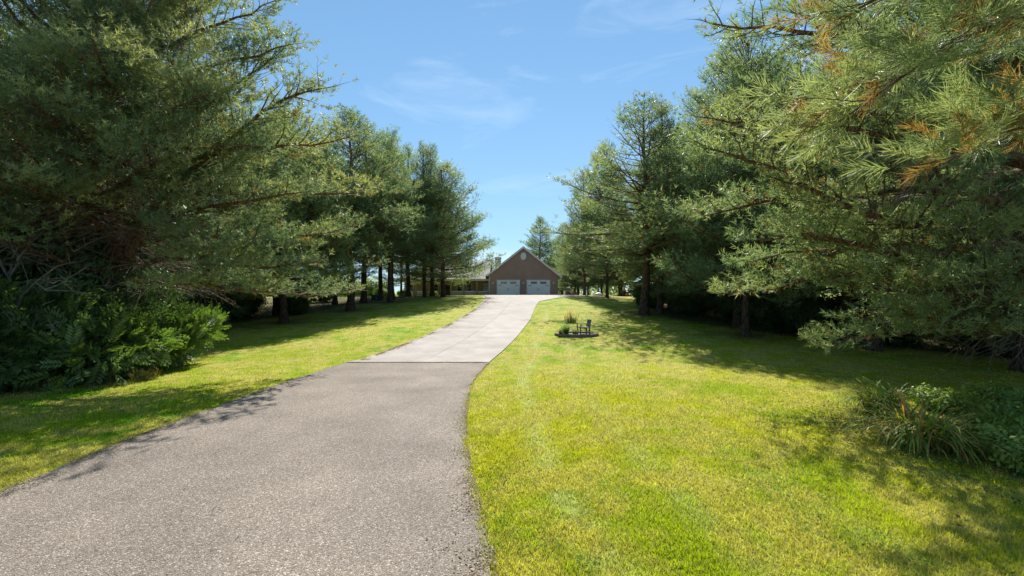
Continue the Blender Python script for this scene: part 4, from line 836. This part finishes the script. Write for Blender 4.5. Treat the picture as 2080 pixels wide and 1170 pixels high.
clump('daylily_clump', 5.9, 6.55, dlB, 'larger shaded clump of arching strap leaves with brown tips, the front one', 'plant', DG, 1.05)
for i, (x_, y_, s, lb) in enumerate([(8.5, 8.0, .7, 'loose clump of strap leaves right of the sunlit daylily clump'), (7.7, 7.3, .75, 'half hidden clump of strap leaves between the daylilies and the right picture edge'), (8.6, 6.9, .7, 'loose clump of strap leaves among the leafy plants at right')]):
    clump('daylily_clump', x_, y_, dlA, lb, 'plant', DG, s)
lowp = shrub_parts(47, .62, .55, .6, 380, [sprig_template(rngT, 8, .18, .085, .055) for _ in range(4)], np.array((.13, .23, .06)), np.array((.27, .34, .07)), nst=8)
for i, (x_, y_, s, lb) in enumerate([(6.8, 5.9, .8, 'low leafy plant just right of the front daylily clump'), (7.4, 6.3, .85, 'taller leafy plant behind the low one at the right edge'), (6.5, 5.55, .7, 'small leafy plant nearest the camera on the right'), (8.3, 7.4, .8, 'leafy plant standing further back on the right'), (7.3, 5.7, .9, 'leafy plant cut off by the right picture edge'), (8.4, 8.9, .75, 'leafy plant right behind the rear daylily clump'), (9.6, 9.1, .9, 'leafy plant in the shade behind the daylily bed'), (9.4, 7.7, .9, 'leafy plant at the back right of the daylily bed')]):
    plant_tree('leafy_plant', lowp, x_, y_, i * 1.7, lb, 'plant', 'leafy plants around the daylilies', s)
# rough grass under the left bushes
rg = clump_mesh('rough_grass', 63, 260, .6, .009, .7, [(.20, .19, .06), (.30, .20, .09), (.12, .16, .04)], base_r=.45, mt='blade')
for i, (x_, y_, s, lb) in enumerate([(-10.9, 11.9, .9, 'tuft of tan dried grass under the feathery bush'), (-11.8, 11.3, .9, 'tuft of rough grass near the dead tree'), (-12.9, 10.7, .9, 'tuft of rough grass at the far left'), (-10.0, 12.4, .7, 'rightmost tuft of dry grass before the bushes')]):
    clump('rough_grass_tuft', x_, y_, rg, lb, 'grass tuft', 'rough grass tufts before the left bushes', s)

# ------------------------------------------------------------------ raised bed with chair
BX, BY, BRX, BRY = 2.93, 20.75, .98, .75; bz = Hf(BX, BY - BRY) - .02
bed = empty('raised_bed', (BX, BY, bz), 0, label='low oval flower bed walled with dark blocks in the right lawn', cat='flower bed')
nb = 20
for c_ in range(2):
    for i in range(nb):
        a0 = 2 * math.pi * (i + .5 * c_) / nb + .012; a1 = 2 * math.pi * (i + 1 + .5 * c_) / nb - .012; am = (a0 + a1) / 2; jr = 1 + .02 * math.sin(i * 7.3 + c_ * 2)
        P = [(BRX * jr * k_ * math.cos(t_) , BRY * jr * k_ * math.sin(t_)) for k_, t_ in ((1, a0), (1.03, am), (1, a1), (.84, a1), (.84, a0))]
        G().prism(P, -.05 + .10 * c_ if c_ == 0 else .062, .06 if c_ == 0 else .155 + .006 * math.sin(i * 3.1), 'z').build('block', M['block'], bed)
G().prism([(BRX * .85 * math.cos(2 * math.pi * i / 24), BRY * .85 * math.sin(2 * math.pi * i / 24)) for i in range(24)], 0, .10, 'z').build('soil', M['soil'], bed)
ch_z = bz + .10; CXc, CYc = 3.28, 20.62
chair = empty('garden_chair', (CXc, CYc, ch_z), R(12), label='small wooden garden chair with a slate blue back on the raised bed', cat='chair')
for x_, y_ in ((-.26, -.2), (-.26, .2), (.17, -.2), (.17, .2)): G().box(x_ - .022, x_ + .022, y_ - .022, y_ + .022, 0, .32).build('leg', M['chairwood'], chair)
G().prism([(-.30, .322), (.19, .322), (.19, .345), (-.30, .36)], -.23, .23).build('seat', M['chairwood'], chair)
for i in range(5):
    y_ = -.22 + i * .09; G().prism([(.17, .35), (.20, .35), (.26, .68), (.235, .68)], y_, y_ + .082).build('back_slat', M['slate'], chair)
for y_ in (-.25, .21):
    G().box(-.28, .20, y_, y_ + .04, .47, .49).build('armrest', M['chairwood'], chair); G().box(-.27, -.235, y_ + .003, y_ + .037, .361, .469).build('arm_post', M['chairwood'], chair)
# grasses
fg = clump_mesh('ornamental_grass', 71, 420, .62, .008, .8, [(.14, .24, .07), (.20, .30, .09), (.34, .38, .2)], base_r=.12, mt='blade')
o = clump('ornamental_grass', 2.45, 20.6, fg, 'fine leaved green grass clump in the left half of the raised bed', 'plant'); o.location.z = bz + .1
fg2 = clump_mesh('ornamental_grass', 72, 240, .45, .010, 1.1, [(.30, .33, .18), (.20, .26, .10), (.38, .34, .2)], base_r=.12, mt='blade')
o = clump('ornamental_grass', 2.85, 20.5, fg2, 'pale variegated grass clump beside the garden chair', 'plant'); o.location.z = bz + .1
fern = clump_mesh('ornamental_grass', 73, 120, .4, .018, 1.0, [(.14, .2, .06), (.2, .2, .08)], base_r=.08)
o = clump('ornamental_grass', 2.2, 20.35, fern, 'short leafy clump at the left rim of the raised bed', 'plant'); o.location.z = bz + .1
pg = clump_mesh('plume_grass', 74, 260, .45, .011, 1.0, [(.16, .26, .06), (.12, .18, .05), (.26, .3, .1)], base_r=.28, mt='blade')
pl = clump_mesh('plume', 75, 70, .85, .022, .35, [(.62, .52, .36), (.5, .42, .28)], base_r=.42, mt='blade')
e = empty('plume_grass', (3.3, 25.6, Hf(3.3, 25.6)), label='tan plumed grass clump standing in the lawn beyond the raised bed', cat='plant')
c = obj('leaves', pg, e, kind='stuff'); c.location = (.05, 0, 0); c = obj('plumes', pl, e, kind='stuff')

# ------------------------------------------------------------------ yard things
ux, uy = -11.75, 39.6; ub = empty('utility_box', (ux, uy, Hf(ux, uy)), .15, label='dark square utility box under the left pines', cat='utility box')
G().box(-.46, .46, -.4, .4, -.1, .07).build('pad', M['concrete'], ub); G().box(-.42, .42, -.36, .36, .071, .50).build('cabinet', M['box'], ub)
G().prism([(-.45, .501), (.45, .501), (.45, .54), (.40, .58), (-.40, .58), (-.45, .54)], -.39, .39).build('lid', M['box'], ub)
G().box(-.03, .03, -.375, -.361, .25, .33).build('latch', M['metal'], ub)
# grill beside the garage
gx_, gy_ = 6.7, 54.6; gz = Hf(gx_, gy_); gr = empty('gas_grill', (gx_, gy_, gz), 0, label='brown gas grill on a cart beside the right garage wall', cat='grill')
for x_ in (-.3, .26):
    for y_ in (-.2, .2): G().box(x_, x_ + .04, y_ - .02, y_ + .02, .08, .70).build('leg', M['metal'], gr)
G().box(-.26, .26, -.18, .18, .12, .66).build('cabinet', M['brownm'], gr); G().box(-.36, .36, -.26, .26, .705, .76).build('shelf', M['metal'], gr)
G().prism([(-.26, .761), (.26, .761), (.26, .93), (.18, 1.02), (-.18, 1.02), (-.26, .93)], -.22, .22).build('lid', M['brownm'], gr)
G().tube([(-.18, -.225, .86), (-.18, -.27, .86), (.18, -.27, .86), (.18, -.225, .86)], .012).build('handle', M['metal'], gr)
for x_ in (-.3, .3): G().wheel(x_, .2, .08, .08, .05).build('wheel', M['rubber'], gr)
wb = empty('red_wagon', (7.35, 54.2, Hf(7.35, 54.2)), .3, label='small red wagon next to the grill by the garage', cat='wagon')
G().prism([(-.36, .22), (.36, .22), (.42, .46), (-.42, .46)], -.22, .22).build('tub', M['red'], wb)
for x_ in (-.26, .26):
    for y_ in (-.24, .24):
        ww = G().lathe([(.12, -.025), (.12, .025)], 0, 0, 14).build('wheel', M['rubber'], wb); ww.location = (x_, y_, .12); ww.rotation_euler = (R(90), 0, 0)
G().tube([(-.38, 0, .3), (-.62, 0, .42), (-.8, 0, .62)], .015).build('handle', M['black'], wb)
# bundle on red sled
sx_, sy_ = 10.0, 51.8; e = empty('red_sled', (sx_, sy_, Hf(sx_, sy_)), .1, label='red plastic sled lying on the mulch at the lawn edge', cat='sled')
G().prism([(-.75, .10), (-.6, .02), (.65, .02), (.8, .16), (.74, .19), (.6, .07), (-.56, .07), (-.7, .15)], -.28, .28).build('hull', M['red'], e)
rngb = np.random.RandomState(3); prof = [(.02, .08), (.30, .09), (.38, .2), (.34, .32), (.22, .40), (.05, .42)]
gb = G().lathe(prof, 0, 0, 16); gb.v[0] *= np.array((1.2, .8, 1)) ; gb.v[0] += rngb.randn(*gb.v[0].shape) * .018
o = gb.build('white_bundle', M['whitep'], None, smooth=True); o.location = (sx_ - .15, sy_, Hf(sx_, sy_)); tag(o, 'crumpled white bundle lying in the red sled', 'bundle')
# tractor
tx, ty = 13.6, 52.6; tz = Hf(tx, ty); tr = empty('garden_tractor', (tx, ty, tz), R(8), label='green garden tractor with yellow wheels parked on the mulch', cat='tractor')
G().prism([(-.1, .45), (.95, .45), (1.02, .6), (.98, .82), (.55, .90), (-.1, .86)], -.24, .24).build('hood', M['green'], tr)
G().prism([(-.95, .40), (-.1, .40), (-.1, .52), (-.55, .56), (-.6, .74), (-.98, .74)], -.42, .42).build('rear_body', M['green'], tr)
G().prism([(-.62, .742), (-.2, .742), (-.2, .80), (-.58, .84), (-.64, 1.15), (-.72, 1.15), (-.70, .742)], -.2, .2).build('seat', M['yellow'], tr)
G().tube([(-.08, 0, .80), (-.22, 0, 1.05)], .02).build('steering_column', M['black'], tr)
o = G().lathe([(.15, -.01), (.17, 0), (.15, .01)], 0, 0, 14).build('steering_wheel', M['black'], tr); o.location = (-.23, 0, 1.06); o.rotation_euler = (0, R(-30), 0)
for x_, y_, r_ in ((-.62, -.45, .31), (-.62, .45, .31), (.68, -.36, .2), (.68, .36, .2)):
    wh = G().lathe([(r_ * .8, -.11), (r_, -.07), (r_, .07), (r_ * .8, .11)], 0, 0, 18).build('wheel', M['rubber'], tr); wh.location = (x_, y_, r_); wh.rotation_euler = (R(90), 0, 0)
    hb = G().lathe([(r_ * .5, -.12), (r_ * .55, 0), (r_ * .5, .12)], 0, 0, 14).build('hub', M['yellow'], wh)
G().prism([(-.05, .15), (.45, .15), (.5, .28), (-.1, .28)], -.5, .5).build('mower_deck', M['green'], tr)
# timber play tower
px_, py_ = 15.6, 54.2; e = empty('play_tower', (px_, py_, Hf(px_, py_)), .1, label='cedar play tower with a teal canvas roof beyond the tractor', cat='play tower')
for x_ in (-.8, .72):
    for y_ in (-.7, .7): G().box(x_, x_ + .09, y_ - .045, y_ + .045, 0, 2.1).build('post', M['cedar'], e)
G().box(-.8, .81, -.74, .74, 1.02, 1.08).build('deck', M['cedar'], e)
for i in range(9): G().box(-.79 + i * .178, -.79 + i * .178 + .15, -.775, -.75, .1, 1.55).build('plank', M['cedar'], e)
G().prism([(-.95, 1.9), (.95, 1.9), (.0, 2.6)], -.85, .85).build('canvas_roof', M['teal'], e)
G().box(.82, .86, -.7, .7, 1.3, 1.55).build('side_rail', M['cedar'], e)
clump('shrub_tuft', 17.2, 51.2, clump_mesh('shrub_tuft', 81, 260, .9, .03, .9, [(.25, .25, .05), (.15, .2, .04)], base_r=.2), 'yellow green tufted plant in front of the play tower', 'plant')
# fallen pieces on the lawn
def litter(name, x, y, rz, label, cat, L=.28):
    g_ = G(); g_.add([(-L / 2, 0, .02), (-L * .2, -.045, .035), (L * .25, -.04, .05), (L / 2, 0, .03), (L * .2, .05, .045), (-L * .25, .04, .03), (0, 0, .02)], [(0, 1, 6), (1, 2, 6), (2, 3, 6), (3, 4, 6), (4, 5, 6), (5, 0, 6)])
    o = g_.build(name, M['deadleaf']); o.location = (x, y, Hf(x, y) + .02); o.rotation_euler = (0, .2, rz); tag(o, label, cat); return o
litter('dead_leaf', 9.4, 14.1, -.5, 'large curled brown leaf lying on the shaded right lawn', 'leaf', .32)
litter('dead_leaf', -7.4, 8.6, .4, 'pale dead leaf lying on the left lawn', 'leaf', .15)

# ------------------------------------------------------------------ grass blades
def blades(n_, dmin, dmax, seed, hgt, wk, fin=0, fout=0):
    rng = np.random.RandomState(seed); d = dmin * (dmax / dmin) ** (rng.rand(n_) ** .85); a_ = rng.uniform(-1.02, 1.02, n_); x_ = d * np.tan(a_) * .95; y_ = d
    x_ = np.where(rng.rand(n_) < .5, x_, d * rng.uniform(-1.25, 1.25, n_))
    e1 = x_ - XR(y_); e2 = XL(y_) - x_; ok = ((e1 > -.03 - .05 * rng.rand(n_)) | (e2 > -.03 - .05 * rng.rand(n_))); ok &= rng.rand(n_) > wood_mask(x_, y_) * .75
    ok &= rng.rand(n_) > duff(x_, y_) * .8
    if fin: ok &= rng.rand(n_) < smst(dmin, fin, y_)
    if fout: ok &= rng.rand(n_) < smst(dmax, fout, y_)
    ok &= (((x_ - BX) / BRX) ** 2 + ((y_ - BY) / BRY) ** 2) > 1.02
    soil = np.exp(-(((x_ - 7.3) / 1.7) ** 2 + ((y_ - 6.9) / 2.2) ** 2) ** 2); ok &= rng.rand(n_) > soil * .6
    x_, y_ = x_[ok], y_[ok]; m_ = len(x_)
    h_ = hgt * rng.uniform(.5, 1.25, m_) * (.7 + .6 * fbm(x_, y_, .6, 70)); wd = (.004 + .00055 * y_) * rng.uniform(.7, 1.3, m_) * wk
    az = rng.rand(m_) * 6.283; ln = rng.uniform(.1, .95, m_); z_ = H(x_, y_) + .012 * (fbm(x_, y_, 1.5, 60) - .5) * 2 - .004
    B_ = np.stack([x_, y_, z_], 1); tip = B_ + np.stack([np.cos(az) * ln * h_, np.sin(az) * ln * h_, h_ * np.sqrt(1 - (ln * .75) ** 2)], 1)
    sa = rng.rand(m_) * 6.283; sv = np.stack([np.cos(sa), np.sin(sa), np.zeros(m_)], 1) * (wd / 2)[:, None]
    V = np.stack([B_ - sv, B_ + sv, tip], 1).reshape(-1, 3); F = np.arange(3 * m_).reshape(-1, 3); c = lawn_tint(x_, y_) * rng.uniform(.65, 1.5, (m_, 1)) * (.85 + .35 * vn(x_, y_, .13, 71))[:, None]
    st = rng.rand(m_) < .03 + .05 * (x_ > XR(y_)); c[st] = np.array((.46, .42, .24)) * rng.uniform(.6, 1.1, (st.sum(), 1)); return V, F, c
V1, F1, C1 = blades(370000, 3.0, 15, 1, .055, 1.5, 0, 8); V2, F2, C2 = blades(190000, 8, 36, 2, .05, 1.4, 15, 20)
obj('grass', mesh_np('grass', np.concatenate([V1, V2]), np.concatenate([F1, F2 + len(V1)]), M['blade'], np.concatenate([C1, C2])), kind='stuff', label='short mown lawn grass')
# clover and weeds in the lawn edges: small leaves near the ground
def cover(n_, fx, seed, size, cols, up=.03, name='clover', label=''):
    rng = np.random.RandomState(seed); x_, y_ = fx(rng, n_); m_ = len(x_); B_ = np.stack([x_, y_, H(x_, y_) + rng.rand(m_) * up + .015], 1)
    a_ = rng.rand(m_) * 6.283; t_ = rng.uniform(-.5, .5, (m_, 2)); s_ = size * rng.uniform(.5, 1.3, m_)
    d = np.stack([np.cos(a_), np.sin(a_), t_[:, 0]], 1) * s_[:, None]; e_ = np.stack([-np.sin(a_), np.cos(a_), t_[:, 1]], 1) * s_[:, None] * .75
    V = np.stack([B_ - d * .5, B_ - e_ * .5, B_ + d * .5, B_ + e_ * .5], 1).reshape(-1, 3); F = np.arange(4 * m_).reshape(-1, 4)
    obj(name, mesh_np(name, V, F, M['clover'], np.array(cols)[rng.randint(0, len(cols), m_)] * rng.uniform(.6, 1.3, (m_, 1))), kind='stuff', label=label)
def f_clover(rng, n_):
    d = 3 * (14 / 3) ** rng.rand(n_); x_ = d * rng.uniform(-1.25, 1.25, n_); k = (fbm(x_, d, .9, 81) > .56) & ((x_ > XR(d) + .02) | (x_ < XL(d) - .02)); return x_[k], d[k]
cover(45000, f_clover, 5, .024, [(.08, .20, .03), (.11, .23, .03), (.15, .26, .05)], .03, 'clover', 'clover patches in the near lawn')
def f_edge(rng, n_):
    x_ = rng.uniform(8, 26, n_); y_ = rng.uniform(12, 36, n_); m_ = wood_mask(x_, y_); k = (m_ > .02) & (rng.rand(n_) < .25 + .75 * (fbm(x_, y_, 1.4, 83) > .5)); return x_[k], y_[k]
cover(34000, f_edge, 6, .10, [(.05, .11, .03), (.08, .15, .05), (.11, .17, .08)], .22, 'ground_cover', 'ivy and weeds along the right woodland edge')
def f_edgel(rng, n_):
    x_ = rng.uniform(-22, -8, n_); y_ = rng.uniform(10, 50, n_); m_ = wood_mask(x_, y_); k = (m_ > .02) & (rng.rand(n_) < .2 + .8 * (fbm(x_, y_, 1.4, 85) > .5)); return x_[k], y_[k]
cover(30000, f_edgel, 8, .09, [(.05, .11, .03), (.08, .15, .05), (.10, .15, .06)], .2, 'ground_cover', 'weeds along the left woodland edge')
def f_bed(rng, n_):
    x_ = rng.normal(7.0, 1.1, n_); y_ = rng.normal(6.6, 1.3, n_); k = y_ > 3.2; return x_[k], y_[k]
cover(9000, f_bed, 9, .04, [(.06, .13, .03), (.10, .18, .05), (.20, .11, .05), (.15, .22, .09)], .05, 'ground_cover', 'weeds and leaf litter round the daylilies')

# needle litter swept to the edges of the paving, loose chips, grass creeping into the seam
def litter_strip(name, n_, seed, fx, L, wd, cols, label):
    rng = np.random.RandomState(seed); x_, y_, dz = fx(rng, n_); m_ = len(x_); B_ = np.stack([x_, y_, H(x_, y_) + dz + .004 + .006 * rng.rand(m_)], 1)
    a_ = rng.rand(m_) * 6.283; d = np.stack([np.cos(a_), np.sin(a_), rng.uniform(-.05, .1, m_)], 1) * (L * rng.uniform(.5, 1.2, m_))[:, None]; e_ = np.stack([-np.sin(a_), np.cos(a_), 0 * a_], 1) * (wd * rng.uniform(.6, 1.3, m_))[:, None]
    V = np.stack([B_ - d * .5 - e_ * .5, B_ + d * .5 - e_ * .3, B_ + d * .5 + e_ * .3, B_ - d * .5 + e_ * .5], 1).reshape(-1, 3)
    obj(name, mesh_np(name, V, np.arange(4 * m_).reshape(-1, 4), M['clover'], np.array(cols)[rng.randint(0, len(cols), m_)] * rng.uniform(.6, 1.3, (m_, 1))), kind='stuff', label=label)
def f1(rng, n_):
    y_ = rng.uniform(15, 47, n_); w_ = (.15 + 1.0 * smst(.35, .7, fbm(y_, 0 * y_, 2.2, 91)) * smst(17, 26, y_)); e_ = rng.exponential(.35, n_) * w_; x_ = XL(y_) + e_ * 1.6 + .06 * rng.rand(n_); k = rng.rand(n_) < smst(.3, .6, fbm(x_ * 0, y_, 1.1, 97)) + .1; return x_[k], y_[k], .03
litter_strip('needle_litter', 6500, 21, f1, .09, .022, [(.32, .20, .10), (.40, .28, .15), (.24, .15, .08)], 'brown pine needles drifted along the left edge of the concrete')
def f2(rng, n_):
    y_ = 3 * (14.6 / 3) ** rng.rand(n_); s_ = rng.rand(n_) < .5; e_ = rng.exponential(.10, n_) - .05; x_ = np.where(s_, XR(y_) - e_, XL(y_) + e_); k = rng.rand(n_) < smst(.3, .6, fbm(x_, y_, .5, 93)) + .15; return x_[k], y_[k], .024
litter_strip('loose_chips', 9000, 22, f2, .022, .016, [(.30, .24, .17), (.42, .36, .28), (.20, .15, .10), (.22, .17, .08)], 'loose stone chips and dirt along the asphalt edges')
def f3(rng, n_):
    x_ = rng.uniform(-5.3, -.9, n_); k = rng.rand(n_) < .25 + .9 * smst(.45, .7, fbm(x_, 0 * x_, .4, 95)); x_ = x_[k]; return x_, 14.64 + rng.randn(len(x_)) * .03, .024
litter_strip('seam_weeds', 2600, 23, f3, .05, .02, [(.10, .12, .03), (.16, .17, .05), (.14, .10, .05)], 'moss and weeds in the seam between asphalt and concrete')

def f4(rng, n_):
    y_ = 3 * (40 / 3) ** rng.rand(n_); x_ = XL(y_) + (XR(y_) - XL(y_)) * rng.rand(n_); k = rng.rand(n_) < smst(.5, .75, fbm(x_, y_, 1.6, 99)) + .06; return x_[k], y_[k], np.where(y_[k] < 14.6, .024, .032)
litter_strip('scattered_needles', 2600, 24, f4, .07, .006, [(.22, .12, .05), (.30, .19, .09), (.14, .09, .05)], 'pine needles scattered over the driveway')
